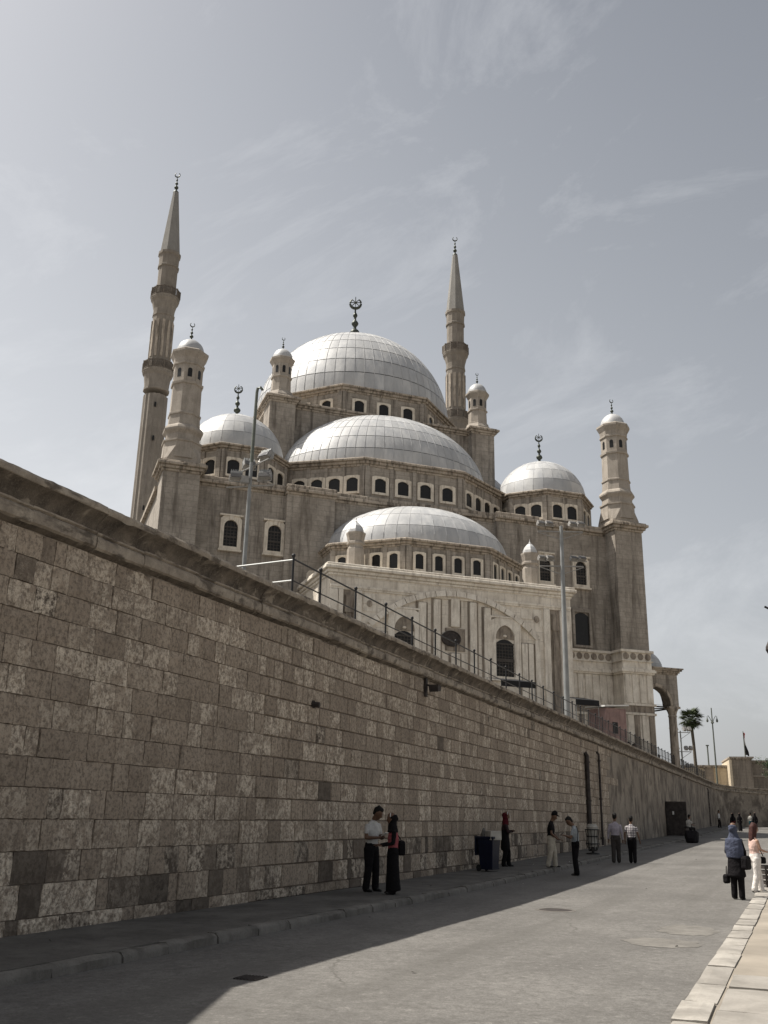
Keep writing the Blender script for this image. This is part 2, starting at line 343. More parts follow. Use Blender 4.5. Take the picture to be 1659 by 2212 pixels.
# right-hand pavement: kerb line and slabs
rpave = strip('right_pavement', -40, 120, RK+.02, 40, -.075, M_earth, ds=2.5)
def slab_mesh():
    mb = MB(); n = 3; vs = []; fs = []
    for i in range(n+1):
        for j in range(n+1):
            e = .012 if i in (0, n) or j in (0, n) else 0
            vs.append((i/n+(.5-i/n)*0, j/n, random.uniform(-.004, .004)-e))
    for i in range(n):
        for j in range(n): a = i*(n+1)+j; fs.append((a, a+n+1, a+n+2, a+1))
    mb.add(vs, fs)
    b = [0, n*(n+1), (n+1)**2-1, n]
    mb.add([(x, y, z) for x, y in ((0,0),(1,0),(1,1),(0,1)) for z in (-.012, -.1)], [(0,1,3,2),(2,3,5,4),(4,5,7,6),(6,7,1,0)])
    me = mb.mesh('paving_slab', M_slab); return me
sv = [slab_mesh() for _ in range(5)]
def put_slab(s, n, L, W):
    o = link('paving_slab', random.choice(sv), rpave)
    o.matrix_world = Matrix.Translation(GP(s+.012, n+W-.012, -.045+random.uniform(-.008, .008))) @ Matrix.Rotation(WANG+random.uniform(-.014, .014), 4, 'Z') @ Matrix.Diagonal((L-.034, W-.034, 1, 1)) 
cnt = 0
s = 5.5
while s < 46:
    L = random.uniform(.9, 1.5); put_slab(s, RK-.02, L, .34); s += L
for row in range(9):
    n = RK+.33+row*.75; s = 5.0+random.uniform(0, .8)
    while s < min(46, 16+row*5.5):
        L = random.choice([.7, .95, 1.1, 1.4]); put_slab(s, n, L, .75); s += L
# ------------------------------------------------------------------ retaining wall
rw = thing('retaining_wall', 'long brown limestone block retaining wall with moulded coping beside the street', 'wall', W0, WANG)
TOPZ = 5.36
def shadow_rise(s): return max(0., (12.9-s)*.55) if s > 7 else 3.25       # unseen rise added left of view to widen the wall's road shadow
stone_meshes = []
for k in range(10):
    nx, nz = 4, 3; vs = []; fs = []
    for i in range(nx+1):
        for j in range(nz+1):
            ed = (i in (0, nx)) or (j in (0, nz)); cor = (i in (0, nx)) and (j in (0, nz))
            y = (.009 if ed else 0)+random.uniform(-.007, .007)+(.004 if cor else 0)
            x = i/nx; z = j/nz
            x += random.uniform(-.016, .016) if ed else random.uniform(-.05, .05)
            z += random.uniform(-.017, .017) if ed else random.uniform(-.06, .06)
            vs.append((x, y, z))
    for i in range(nx):
        for j in range(nz): a = i*(nz+1)+j; fs.append((a, a+nz+1, a+nz+2, a+1))
    loop = [i*(nz+1) for i in range(nx+1)]+[nx*(nz+1)+j for j in range(1, nz+1)]+[i*(nz+1)+nz for i in range(nx-1, -1, -1)]+[j for j in range(nz-1, 0, -1)]
    b0 = len(vs); vs += [(vs[i][0], .1, vs[i][2]) for i in loop]
    fs += [(loop[i], b0+i, b0+(i+1)%len(loop), loop[(i+1)%len(loop)]) for i in range(len(loop))]
    mb = MB(); mb.add(vs, fs); stone_meshes.append(mb.mesh('stone', M_stone))
courses = [-.5]
hs_ = [.5, .2, .44, .43, .42, .42, .41, .4, .41, .39, .4, .38, .39, .37, .38]
for h in hs_: courses.append(courses[-1]+h)
sc = (TOPZ+.5)/(courses[-1]+.5); courses = [-.5+(c+.5)*sc for c in courses]
stones = []
STONE_END = 62.
for ci in range(len(courses)-1):
    z0, z1 = courses[ci], courses[ci+1]; s = 7.5+random.uniform(0, .6)
    while s < STONE_END+random.uniform(-4, 4):
        L = random.choice([.26, .34, .4, .46, .52, .6, .72])*random.uniform(.9, 1.1)
        if z1 > gz(s)-.1: stones.append((s, z0, L, z1-z0))
        s += L
def tone_for(s, z):
    t = random.uniform(.42, .9)
    if z < .75 and random.random() < .4: t = random.uniform(.0, .4)
    if random.random() < .025: t = random.uniform(.1, .4)
    return t
stones.sort(key=lambda q: q[0] if q[0] > 11.3 else 999)
big = stones[:300]; rest = stones[300:]
for (s, z0, L, h) in big:
    o = link('stone', random.choice(stone_meshes), rw, (s+.006, random.uniform(-.012, .014), z0+.006)); o.scale = (L-.012, 1, h-.012)
    o['tone'] = tone_for(s, z0)
mb = MB(); tones = []
for (s, z0, L, h) in rest:
    d = random.uniform(-.012, .014); g0 = .007; e = .014
    x0, x1, a, b = s+g0, s+L-g0, z0+g0, z0+h-g0
    mb.add([(x0,d+.03,a),(x1,d+.03,a),(x1,d+.03,b),(x0,d+.03,b),(x0+e,d,a+e),(x1-e,d,a+e),(x1-e,d,b-e),(x0+e,d,b-e)],
           [(4,5,6,7),(0,1,5,4),(1,2,6,5),(2,3,7,6),(3,0,4,7)]); tones += [tone_for(s, z0)]*8
far_st = mb.build('stone', M_stone_far, rw); stuff(far_st)
at = far_st.data.attributes.new('tone', 'FLOAT', 'POINT'); at.data.foreach_set('value', tones)
core = MB(); core.box(-30, 132, .032, 1.4, -1.5, TOPZ-.02)
core.build('wall_core', M_mortar, rw)
# rendered stretch beyond the last exposed blocks, with an uneven edge
def curve_path():
    pts = [(STONE_END+2., 0.), (128., 0.)]; a = 0.; x, y = 128., 0.
    for k in range(12):
        a -= R(5.2); x += 1.35*math.cos(a); y += 1.35*math.sin(a); pts.append((x, y))
    x += 55*math.cos(a); y += 55*math.sin(a); pts.append((x, y)); return pts
path = curve_path()
def sweep(pts, prof, z_at=None):
    rings = []
    for i, (x, y) in enumerate(pts):
        x0, y0 = pts[max(i-1, 0)]; x1, y1 = pts[min(i+1, len(pts)-1)]
        d = Vector((x1-x0, y1-y0)).normalized(); nrm = Vector((d.y, -d.x)); dz = z_at(x) if z_at else 0
        rings.append([(x+nrm.x*q, y+nrm.y*q, z+dz) for q, z in prof])
    return rings
mb = MB(); zz = [-1., 1, 2.2, 3.4, 4.5, 5.4]
pp = [(STONE_END-4, 0)]
fine = [(STONE_END-7+i*2.2, -.0) for i in range(34)]+path[2:]
mb.loft(sweep(fine, [(-.5, -1.), (-.022, -1.), (-.022, 2.), (-.022, 4.), (-.022, 5.33), (-.5, 5.33)]))
mb.build('plaster_facing', M_plaster, rw)
# coping stones
cop_prof = [(-.9, 5.33), (-.03, 5.33), (-.02, 5.37), (.09, 5.42), (.125, 5.45), (.14, 5.52), (.13, 5.6), (.1, 5.635), (.085, 5.645), (.12, 5.665), (.12, 5.69), (.085, 5.7), (.095, 5.75), (.14, 5.84), (.22, 5.91), (.29, 5.945), (.3, 5.955), (.31, 6.02), (.285, 6.065), (-.9, 6.1)]
DARKB = {2, 7, 11, 12, 13, 14}      # recessed bands that take the darker coping material
cv = []
for k in range(8):
    rings = []; n = 12
    for i in range(n+1):
        x = i/n; e = .012 if i in (0, n) else 0
        rings.append([(x, -(q+(random.uniform(-.006, .005) if q > 0 else 0)-e*(q > .06)), z+random.uniform(-.005, .004)) for q, z in cop_prof])
    if k % 4 == 1:
        j0 = random.randint(2, n-4)
        for j in range(j0, j0+2):
            for a in (4, 5, 6): p = rings[j][a]; rings[j][a] = (p[0], p[1]+random.uniform(.03, .06), p[2])
    if k % 4 == 3:
        j0 = random.randint(2, n-4)
        for j in range(j0, j0+2):
            for a in (15, 16, 17): p = rings[j][a]; rings[j][a] = (p[0], p[1]+random.uniform(.02, .05), p[2]-.01)
    mb = MB(); mb.loft(rings); me = mb.mesh('coping_stone', M_coping); me.materials.append(M_coping_dk); shade_auto(me, 28)
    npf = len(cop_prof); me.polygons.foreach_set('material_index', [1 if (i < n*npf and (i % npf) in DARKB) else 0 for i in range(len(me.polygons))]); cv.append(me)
s = 12.9
while s < 128:
    L = random.uniform(1.0, 1.7) if s < 70 else 3.2
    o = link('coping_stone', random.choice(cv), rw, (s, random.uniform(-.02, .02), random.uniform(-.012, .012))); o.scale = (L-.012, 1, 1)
    s += L
MB().loft([[(x, -q, z+shadow_rise(x)) for q, z in cop_prof] for x in (-30, 7, 9, 11, 12.89)]).build('added_shadow_coping', M_coping, rw)  # added climbing coping out of view, shapes the road shadow's edge
MB().loft([[(x, .0, 5.3), (x, 1.3, 5.3), (x, 1.3, 5.36+shadow_rise(x)), (x, .0, 5.36+shadow_rise(x))] for x in (-30, 7, 9, 11, 12.9)]).build('added_shadow_wall', M_plaster, rw)  # added wall height out of view, casts the wider road shadow
mb = MB(); mb.loft(sweep([(127.9, 0)]+path[2:], [(q, z) for q, z in cop_prof], lambda x: -min(.45, max(0, (x-128)*.035)))); mb.build('far_coping', M_coping, rw, auto=True)
# terrace behind the walls
tp = [r[0][:2] for r in sweep([(127, 0)]+path[2:], [(-1.0, 0)])]
ter = MB().prism([(-40, 1.0)]+tp+[(260, -70), (260, 170), (-40, 170)], 3.5, 5.3)
ter.xf(Matrix.Translation(W0) @ Matrix.Rotation(WANG, 4, 'Z')); structure(ter.build('terrace', M_walk))

# ================================================================== the mosque (local u right, v back, z up)
MANG = R(19.584); MLOC = (2.805, 78.96, 0)
mq = thing('mosque', 'large domed sandstone mosque with silvery lead domes rising behind the retaining wall', 'mosque', MLOC, MANG)
def poly_ring(cx, cy, r, n=8, ph=None):
    ph = math.pi/n if ph is None else ph
    return [(cx+r*math.cos(ph+2*math.pi*i/n), cy+r*math.sin(ph+2*math.pi*i/n)) for i in range(n)]
def arch_pts(w, z0, zs, kind='round', n=10):
    """opening outline (x,z), counter-clockwise from bottom right: springing at zs"""
    pts = [(w/2, z0), (w/2, zs)]
    if kind == 'round':
        pts += [(w/2*math.cos(math.pi*i/n), zs+w/2*math.sin(math.pi*i/n)) for i in range(1, n)]
    elif kind == 'seg':
        rise = w*.24; r = (w*w/4+rise*rise)/(2*rise); a = math.asin(w/2/r)
        pts += [(r*math.sin(a-2*a*i/n), zs+rise-r+r*math.cos(a-2*a*i/n)) for i in range(1, n)]
    elif kind == 'point':
        r = w*.62; c = r-w/2; a = math.acos(c/r); h = n//2
        pts += [(-c+r*math.cos(a*i/h), zs+r*math.sin(a*i/h)) for i in range(1, h+1)]
        pts += [(c-r*math.cos(a*i/h), zs+r*math.sin(a*i/h)) for i in range(h-1, 0, -1)]
    pts += [(-w/2, zs), (-w/2, z0)]
    return pts
def rect_around(inner, w, z0, z1):
    cz = (z0+z1)/2; out = []
    n = len(inner)
    for i, (x, z) in enumerate(inner):
        if i == 0: out.append((w/2, z0)); continue
        if i == n-1: out.append((-w/2, z0)); continue
        zc = inner[1][1]
        if z <= zc+1e-6: out.append((math.copysign(w/2, x), z)); continue
        dx, dz = x, z-zc; k = min((w/2)/abs(dx) if abs(dx) > 1e-6 else 1e9, (z1-zc)/dz); out.append((dx*k, zc+dz*k))
    return out
def window(parent, loc, rot, w, h, kind, fw_, ftop, depth=.2, grille=False, sill=True, keystone=False, frame_mat=None):
    """window set in a wall whose outward side is local -y"""
    zs = h-(w/2 if kind == 'round' else w*.24)
    inner = arch_pts(w, 0, zs, kind)
    mb = MB(); mb.add([(x, -.02, z) for x, z in inner], [tuple(range(len(inner)))])
    win = mb.build('window', M_pane, parent, loc=loc, rot=rot)
    if fw_:
        outer = rect_around(inner, w+2*fw_, -fw_*.8, h+ftop); mb = MB(); mb.frame(outer, inner, -depth, .05)
        if sill: mb.box(-w/2-fw_-.08, w/2+fw_+.08, -depth-.1, .05, -fw_*.8-.16, -fw_*.8-.003)
        if keystone:
            mb.box(-w/2-fw_-.1, w/2+fw_+.1, -depth-.09, .05, h+ftop+.003, h+ftop+.14); mb.box(-.16, .16, -depth-.07, .0, h+.0, h+ftop-.003)
        mb.build('frame', frame_mat or M_frame, win)
    if grille:
        mb = MB(); k = max(3, int(w/.24))
        for i in range(1, k): x = -w/2+w*i/k; zt = zs+(math.sqrt(max(0, w*w/4-x*x)) if kind == 'round' else 0); mb.box(x-.025, x+.025, -.07, -.035, 0, zt)
        nz = int(zs/.24)
        for i in range(1, nz+1): mb.box(-w/2, w/2, -.075, -.04, i*zs/nz-.025, i*zs/nz+.025)
        mb.box(-w/2, w/2, -.09, -.04, zs*.45, zs*.55); mb.box(-w/2, w/2, -.09, -.04, zs-.06, zs+.06)
        mb.build('grille', M_grille, win)
    return win
def finial(parent, loc, h, star=False, fat=1.0):
    s = h; mb = MB()
    prof = [(.16,0),(.15,.03),(.08,.09),(.05,.13),(.045,.17),(.105,.21),(.12,.25),(.10,.29),(.04,.33),(.035,.38),(.075,.42),(.085,.45),(.07,.48),(.028,.52),(.026,.57),(.05,.6),(.055,.625),(.045,.65),(.02,.69),(.018,.78)]
    mb.lathe([(r*s*.8*fat, z*s) for r, z in prof], 10)
    f_ = mb.build('finial', M_bronze, parent, loc=loc, auto=True)
    mb = MB(); rc = .105*s; a0 = R(-235); a1 = R(55)
    pts = []; rad = []
    for i in range(15):
        a = a0+(a1-a0)*i/14; pts.append((rc*math.cos(a), 0, .88*s+rc*math.sin(a))); rad.append(.012*s+.016*s*math.sin(math.pi*i/14))
    mb.tube(pts, rad, 6)
    if star:
        for i in range(8):
            a = i*math.pi/4; mb.bar((0, 0, .9*s), (rc*.82*math.cos(a), 0, .9*s+rc*.82*math.sin(a)), .012*s, .012*s)
        mb.bar((0,0,.9*s), (0,0,1.02*s), .014*s, .014*s); mb.ball((0,0,.9*s), .025*s, .025*s, .025*s, 6, 4)
    mb.build('crescent', M_bronze, f_)
    return f_
def cornice_poly(poly, steps):
    """stack of offset prisms around a convex polygon: steps = (offset, z0, z1)"""
    cx = sum(p[0] for p in poly)/len(poly); cy = sum(p[1] for p in poly)/len(poly); mb = MB()
    n = len(poly)
    for off, z0, z1 in steps:
        q = []
        for i in range(n):
            p0, p1, p2 = Vector(poly[i-1]), Vector(poly[i]), Vector(poly[(i+1) % n])
            e1 = (p1-p0).normalized(); e2 = (p2-p1).normalized(); n1 = Vector((e1.y, -e1.x)); n2 = Vector((e2.y, -e2.x)); b = (n1+n2)
            b = b.normalized(); q.append(p1+b*off/max(.3, b.dot(n1)))
        mb.prism([tuple(x) for x in q], z0, z1)
    return mb

# --- dome of lead sheets: unit dome scaled, sheets share one mesh per row
PANELS = {}
def panel_mesh(r0, r1, cols):
    key = (round(r0, 4), round(r1, 4), cols)
    if key in PANELS: return PANELS[key]
    mb = MB(); da = 2*math.pi/cols; g_ = .022*da; vs = []; fs = []; n = 2
    for i in range(n+1):
        la = r0+.004+(r1-r0-.008)*i/n
        for j in range(n+1):
            lo = g_+(da-2*g_)*j/n; q = 1.0065 if 0 < j < n else 1.0045
            vs.append((q*math.cos(la)*math.cos(lo), q*math.cos(la)*math.sin(lo), q*math.sin(la)))
    for i in range(n):
        for j in range(n): a = i*(n+1)+j; fs.append((a, a+1, a+n+2, a+n+1))
    mb.add(vs, fs)
    # folded standing seam along one edge
    k = len(mb.v); sv_ = []
    for i in range(n+1):
        la = r0+(r1-r0)*i/n
        for lo, q in ((-.022*da, 1.0), (-.022*da, 1.0075), (.022*da, 1.0075), (.022*da, 1.0)): sv_.append((q*math.cos(la)*math.cos(lo), q*math.cos(la)*math.sin(lo), q*math.sin(la)))
    fs = []
    for i in range(n):
        for j in range(3): a = i*4+j; fs.append((a, a+1, a+5, a+4))
    mb.add(sv_, fs)
    me = mb.mesh('dome_panel', M_lead); me.polygons.foreach_set('use_smooth', [True]*9+[False]*(len(me.polygons)-9) if False else [i < 4 for i in range(len(me.polygons))]); PANELS[key] = me; return me
def dome(name, parent, loc, rx, ry, h, rows, cols, a0, a1, vis=None, label=None, rot=0):
    """vis: (from,to) angles of the columns built as single sheets; the others are joined"""
    mb = MB(); nl = 14; n = 64; rings = []
    for i in range(nl+1):
        la = math.pi/2*i/nl; rings.append([(max(.002, math.cos(la))*math.cos(2*math.pi*j/n), max(.002, math.cos(la))*math.sin(2*math.pi*j/n), math.sin(la)) for j in range(n)])
    mb.loft(rings); d = mb.build(name, M_seam, parent, smooth=True, loc=loc, rot=rot); d.scale = (rx, ry, h)
    if label: d['label'] = label
    joined = MB(); top = R(86)
    edges = [top*(i/rows)**.97 for i in range(rows+1)]
    for k in range(rows):
        cc = cols if k < rows-2 else (cols if k < rows-1 else cols//2)
        me = panel_mesh(edges[k], edges[k+1], cc)
        for c in range(cc):
            a = 2*math.pi*c/cc; am = a+math.pi/cc
            if not (a0-1e-6 <= a and a+2*math.pi/cc <= a1+1e-6): continue
            if vis is None or (vis[0] <= am <= vis[1]):
                link('dome_panel', me, d, rot=a)
            else:
                M = Matrix.Rotation(a, 4, 'Z'); joined.add([tuple(M @ v.co) for v in me.vertices], [tuple(p.vertices) for p in me.polygons])
    if joined.v: stuff(joined.build('dome_panel', M_lead, d))
    return d

# --- hall body
PI = math.pi
mb = MB().box(-19.9, 19.9, .2, 38.8, 4, 26.75); mb.build('hall_wall', M_sand, mq)
for sx in (-1, 1):
    MB().box(*sorted((sx*7.5, sx*11.6)), -.42, .25, 4, 26.75).build('pier', M_sand, mq)
def cornice_run(u0, u1, v, z0=26.75, out=.35):
    return MB().box(u0, u1, v-.12, v+1.2, z0, z0+.22).box(u0, u1, v-out, v+1.2, z0+.223, z0+.5).box(u0-.0, u1+.0, v-out+.12, v+1.1, z0+.503, z0+.82)
for u0_, u1_, v_ in ((-18.96, -11.73, .2), (-11.72, -7.38, -.42), (-7.37, 7.37, .2), (7.38, 11.72, -.42), (11.73, 18.8, .2)):
    cornice_run(u0_, u1_, v_).build('cornice', M_trim, mq, bevel=.05)
cornice_run(-19.9, 19.9, .2).xf(Matrix.Translation((0, 39, 0)) @ Matrix.Rotation(PI, 4, 'Z')).build('cornice', M_trim, mq)
for sx in (-1, 1):
    cornice_run(-17.4, 19., .2).xf(Matrix.Translation((0, 19.5, 0)) @ Matrix.Rotation(sx*PI/2, 4, 'Z') @ Matrix.Translation((0, -20.1, 0))).build('cornice', M_trim, mq)
for sx in (-1, 1): MB().box(*sorted((sx*19.9, sx*21.84)), 1.46, 34., 4, 26.2).build('side_wall', M_sand, mq); MB().box(*sorted((sx*19.9, sx*22.15)), 1.47, 34., 26.203, 26.6).build('side_cornice', M_trim, mq)
# --- corner buttresses and their turrets
def buttress(u, v):
    b = MB().box(u-1.45, u+1.45, v-1.5, v+1.45, 4, 27.0).build('corner_buttress', M_sand, mq)
    pl = [(u-1.45, v-1.5), (u+1.45, v-1.5), (u+1.45, v+1.45), (u-1.45, v+1.45)]
    cornice_poly(pl, [(.12, 27.0, 27.2), (.3, 27.203, 27.45), (.5, 27.453, 27.7), (.35, 27.703, 27.85)]).build('buttress_cornice', M_trim, b, bevel=.04)
    return b
TUR = [(1.66, 28.3), (1.6, 29.0), (1.58, 29.65), (1.68, 29.72), (1.68, 29.84), (1.45, 29.9), (1.42, 30.42), (1.5, 30.55), (1.66, 30.72), (1.68, 30.86), (1.58, 31.05), (1.36, 31.25), (1.3, 32.1), (1.38, 32.16), (1.38, 32.3), (1.28, 32.36), (1.24, 34.8), (1.36, 34.86), (1.38, 35.04), (1.24, 35.1), (1.25, 36.55), (1.36, 36.62), (1.36, 36.76), (1.28, 36.82), (1.34, 37.2), (1.5, 37.5), (1.6, 37.68), (1.6, 37.86), (1.36, 38.02)]
def turret(u, v, label=None):
    t = MB().lathe(TUR, 8, 0, 0, PI/8)
    # square foot with broaches
    q = 1.42; o8 = [(1.6*math.cos(PI/8+i*PI/4), 1.6*math.sin(PI/8+i*PI/4)) for i in range(8)]
    sq = []
    for x, y in o8:
        k = q/max(abs(x), abs(y)); sq.append((math.copysign(q, x), math.copysign(q*.86, y)) if abs(x) > abs(y) else (math.copysign(q*.86, x), math.copysign(q, y)))
    t.loft([[(x, y, 27.8) for x, y in sq], [(x, y, 28.15) for x, y in sq], [(x*.985, y*.985, 29.3) for x, y in o8]])
    b = t.build('corner_turret', M_trim_t, mq, loc=(u, v, 0))
    if label: b['label'] = label
    dm = MB(); rings = []
    for i in range(9):
        la = PI/2*i/8*.985; rings.append([((1+.03*(j % 2))*1.14*math.cos(la)*math.cos(2*PI*j/16), (1+.03*(j % 2))*1.14*math.cos(la)*math.sin(2*PI*j/16), 38.0+1.28*math.sin(la)) for j in range(16)])
    dm.loft(rings); dm.build('turret_dome', M_lead, b, auto=True)
    finial(b, (0, 0, 39.2), 1.75)
    for i in range(8):
        a = i*PI/4
        if -2.0 < math.sin(a) <= .75:
            w = MB(); P = arch_pts(.36, 0, .62, 'round', 6); w.add([(x, -1.158, z+35.45) for x, z in P]+[(x, -1.0, z+35.45) for x, z in P], [tuple(range(len(P)))]+[(j, (j+1) % len(P), (j+1) % len(P)+len(P), j+len(P)) for j in range(len(P))])
            w.build('window', M_pane, b, rot=a+PI/2)
    return b
M_trim_t = stained('turret_stone', (.3,.266,.227), (.385,.344,.296), (.13,.112,.094), .8, .5, .48, .75, .35)
for u, lb in ((-20.45, 'left corner turret'), (20.45, 'right corner turret')):
    buttress(u, 0); turret(u, 0)
for u in (-20.45, 20.45): buttress(u, 39.)
# --- upper facade windows of the hall
for u in (-16.0, -12.4, 12.5, 16.2):
    window(mq, (u, .2, 21.85), 0, 1.12, 2.2, 'round', .3, .32, .22, grille=True, keystone=True)
window(mq, (-8.95, -.42, 18.2), 0, .95, 1.9, 'round', .28, .3, .2, grille=True)
window(mq, (16.1, .2, 16.35), 0, 1.5, 2.95, 'seg', 0, 0)
MB().frame([(.98,-.2),(.98,3.3),(-.98,3.3),(-.98,-.2)], [(.75,0),(.75,2.97),(-.75,2.97),(-.75,0)], -.18, .05).build('window_surround', M_sand, mq, loc=(16.1, .2, 16.35))
# --- drums with windows
def drum_side(parent, p, q, z0, zt, nwin, w, wh, zb, fr=.2, pil=True, ftop=.2):
    """pilasters and windows along one side p->q (outward to the right of travel)"""
    p, q = Vector(p), Vector(q); d = (q-p); L = d.length; d.normalize(); ang = math.atan2(d.y, d.x)
    step = L/(nwin+.35); T = Matrix.Translation((p.x, p.y, 0)) @ Matrix.Rotation(ang, 4, 'Z')
    for i in range(nwin):
        c = p+d*(L/2+(i-(nwin-1)/2)*step)
        window(parent, (c.x, c.y, zb), ang, w, wh, 'seg', fr, ftop, .13, sill=False)
        if i: MB().box(L/2+(i-nwin/2)*step-.17, L/2+(i-nwin/2)*step+.17, -.1, .05, z0, zt).xf(T).build('pilaster', M_sand, parent)
    for x in (0, L): MB().box(max(0, x-.42), min(L, x+.42), -.14, .05, z0, zt).xf(T).build('corner_pilaster', M_sand, parent)
def semi_unit(rot, first):
    """the big half dome on one side of the central block, turned about the middle of the mosque"""
    e = link('half_dome_bay', None, mq, (0, 19.5, 0), rot)
    poly = [(-10.75, -10.2), (-10.45, -15.), (-4.6, -18.9), (4.6, -18.9), (10.45, -15.), (10.75, -10.2)]
    MB().prism(poly, 26.5, 30.55).build('drum', M_sand, e)
    cornice_poly(poly, [(.12, 30.55, 30.75), (.3, 30.753, 31.0), (.5, 31.003, 31.2), (.3, 31.203, 31.32)]).build('drum_cornice', M_trim, e, bevel=.04)
    if first:
        for i in range(1, 4):
            drum_side(e, poly[i], poly[i+1], 27.2, 30.55, 4 if i != 2 else 4, 1.02, 1.28, 28.25, .26)
    else:
        drum_side(e, poly[2], poly[3], 27.2, 30.55, 4, 1.02, 1.28, 28.25, .26); drum_side(e, poly[3], poly[4], 27.2, 30.55, 4, 1.02, 1.28, 28.25, .26)
    return e
fb = semi_unit(0, True)
dome('half_dome', fb, (0, -10.3, 31.3), 10.35, 8.3, 7.3, 8, 72, PI, 2*PI, (PI, 2*PI)).rotation_euler = (0,0,0)
for rt in (PI/2, -PI/2):
    e = semi_unit(rt, False); dome('half_dome', e, (0, -10.3, 31.3), 10.35, 8.3, 7.3, 8, 72, PI, 2*PI, (9, 9))
# --- central block
cb = MB().box(-11.0, 11.0, 9.0, 30.0, 26, 38.6).build('central_block', M_sand, mq)
cpoly = [(-11., 9.), (11., 9.), (11., 30.), (-11., 30.)]
cornice_poly(cpoly, [(.1, 38.6, 38.78), (.25, 38.783, 39.0), (.45, 39.003, 39.22), (.2, 39.223, 39.32)]).build('block_cornice', M_trim, cb, bevel=.04)
INN = [(1.5, 39.3), (1.42, 39.65), (1.12, 40.1), (1.12, 40.2), (.97, 40.28), (.93, 41.55), (1.05, 41.62), (1.05, 41.74), (.93, 41.8), (.96, 43.0), (1.08, 43.2), (1.24, 43.48), (1.24, 43.66), (1.02, 43.78)]
for sx in (-1, 1):
    for v in (9.4, 29.6):
        u = sx*10.45
        b = MB().box(u-1.25, u+1.25, v-1.25, v+1.25, 26.5, 38.7).build('corner_pier', M_sand, cb)
        pl = [(u-1.25, v-1.25), (u+1.25, v-1.25), (u+1.25, v+1.25), (u-1.25, v+1.25)]
        cornice_poly(pl, [(.1, 38.7, 38.88), (.25, 38.883, 39.1), (.45, 39.103, 39.32), (.25, 39.323, 39.45)]).build('pier_cornice', M_trim, cb, bevel=.04)
        t = MB().lathe(INN, 8, 0, 0, PI/8).build('roof_turret', M_trim_t, mq, loc=(u, v, 0))
        dm = MB(); rings = []
        for i in range(9):
            la = PI/2*i/8*.985; rings.append([((1+.03*(j % 2))*.98*math.cos(la)*math.cos(2*PI*j/16), (1+.03*(j % 2))*.98*math.cos(la)*math.sin(2*PI*j/16), 43.75+1.1*math.sin(la)) for j in range(16)])
        dm.loft(rings); dm.build('turret_dome', M_lead, t, auto=True); finial(t, (0, 0, 44.8), 1.4)
        for i in range(8):
            a = i*PI/4; w = MB(); P = arch_pts(.3, 0, .6, 'round', 6)
            w.add([(x, -.885, z+42.05) for x, z in P]+[(x, -.75, z+42.05) for x, z in P], [tuple(range(len(P)))]+[(j, (j+1) % len(P), (j+1) % len(P)+len(P), j+len(P)) for j in range(len(P))])
            w.build('window', M_pane, t, rot=a+PI/2)
# --- main drum and dome
RD = 11.25; mp_ = poly_ring(0, 19.5, RD, 8)
dr = link('main_drum', MB().prism(mp_, 38.0, 41.35).mesh('main_drum', M_sand), mq)
cornice_poly(mp_, [(.12, 41.35, 41.55), (.3, 41.553, 41.8), (.5, 41.803, 42.0), (.25, 42.003, 42.12)]).build('drum_cornice', M_trim, dr, bevel=.04)
for i in (4, 5, 6, 3, 7):
    drum_side(dr, mp_[i], mp_[(i+1) % 8], 39.3, 41.35, 3, 1.0, 1.25, 39.35, .24, ftop=.16)
md = dome('main_dome', mq, (0, 19.5, 42.05), 10.55, 10.55, 10.35, 9, 64, 0, 2*PI, (PI, 2*PI+.12))
f_ = finial(mq, (0, 19.5, 52.3), 6.0, True, 1.0); f_.name = 'main_finial'; f_.rotation_euler.z = -MANG
# --- four corner domes
for sx in (-1, 1):
    for v, front in ((5.3, True), (33.7, False)):
        u = sx*15.25; cp = poly_ring(u, v, 4.7, 8)
        d_ = link('corner_drum', MB().prism(cp, 26.5, 30.35).mesh('corner_drum', M_sand), mq)
        cornice_poly(cp, [(.1, 30.35, 30.5), (.25, 30.503, 30.7), (.42, 30.703, 30.88), (.2, 30.883, 30.98)]).build('drum_cornice', M_trim, d_, bevel=.04)
        if front:
            for i in (4, 5, 6): drum_side(d_, cp[i], cp[(i+1) % 8], 27.2, 30.35, 2, 1.0, 1.3, 28.25, .24)
            drum_side(d_, cp[7], cp[0], 27.2, 30.35, 2, 1.0, 1.3, 28.25, .24); drum_side(d_, cp[3], cp[4], 27.2, 30.35, 2, 1.0, 1.3, 28.25, .24)
        dd = dome('corner_dome', mq, (u, v, 30.95), 4.35, 4.35, 4.25, 5, 28, 0, 2*PI, (PI-.12, 2*PI+.12) if front else (9, 9))
        ff = finial(mq, (u, v, 35.1), 3.3, True); ff.rotation_euler.z = -MANG
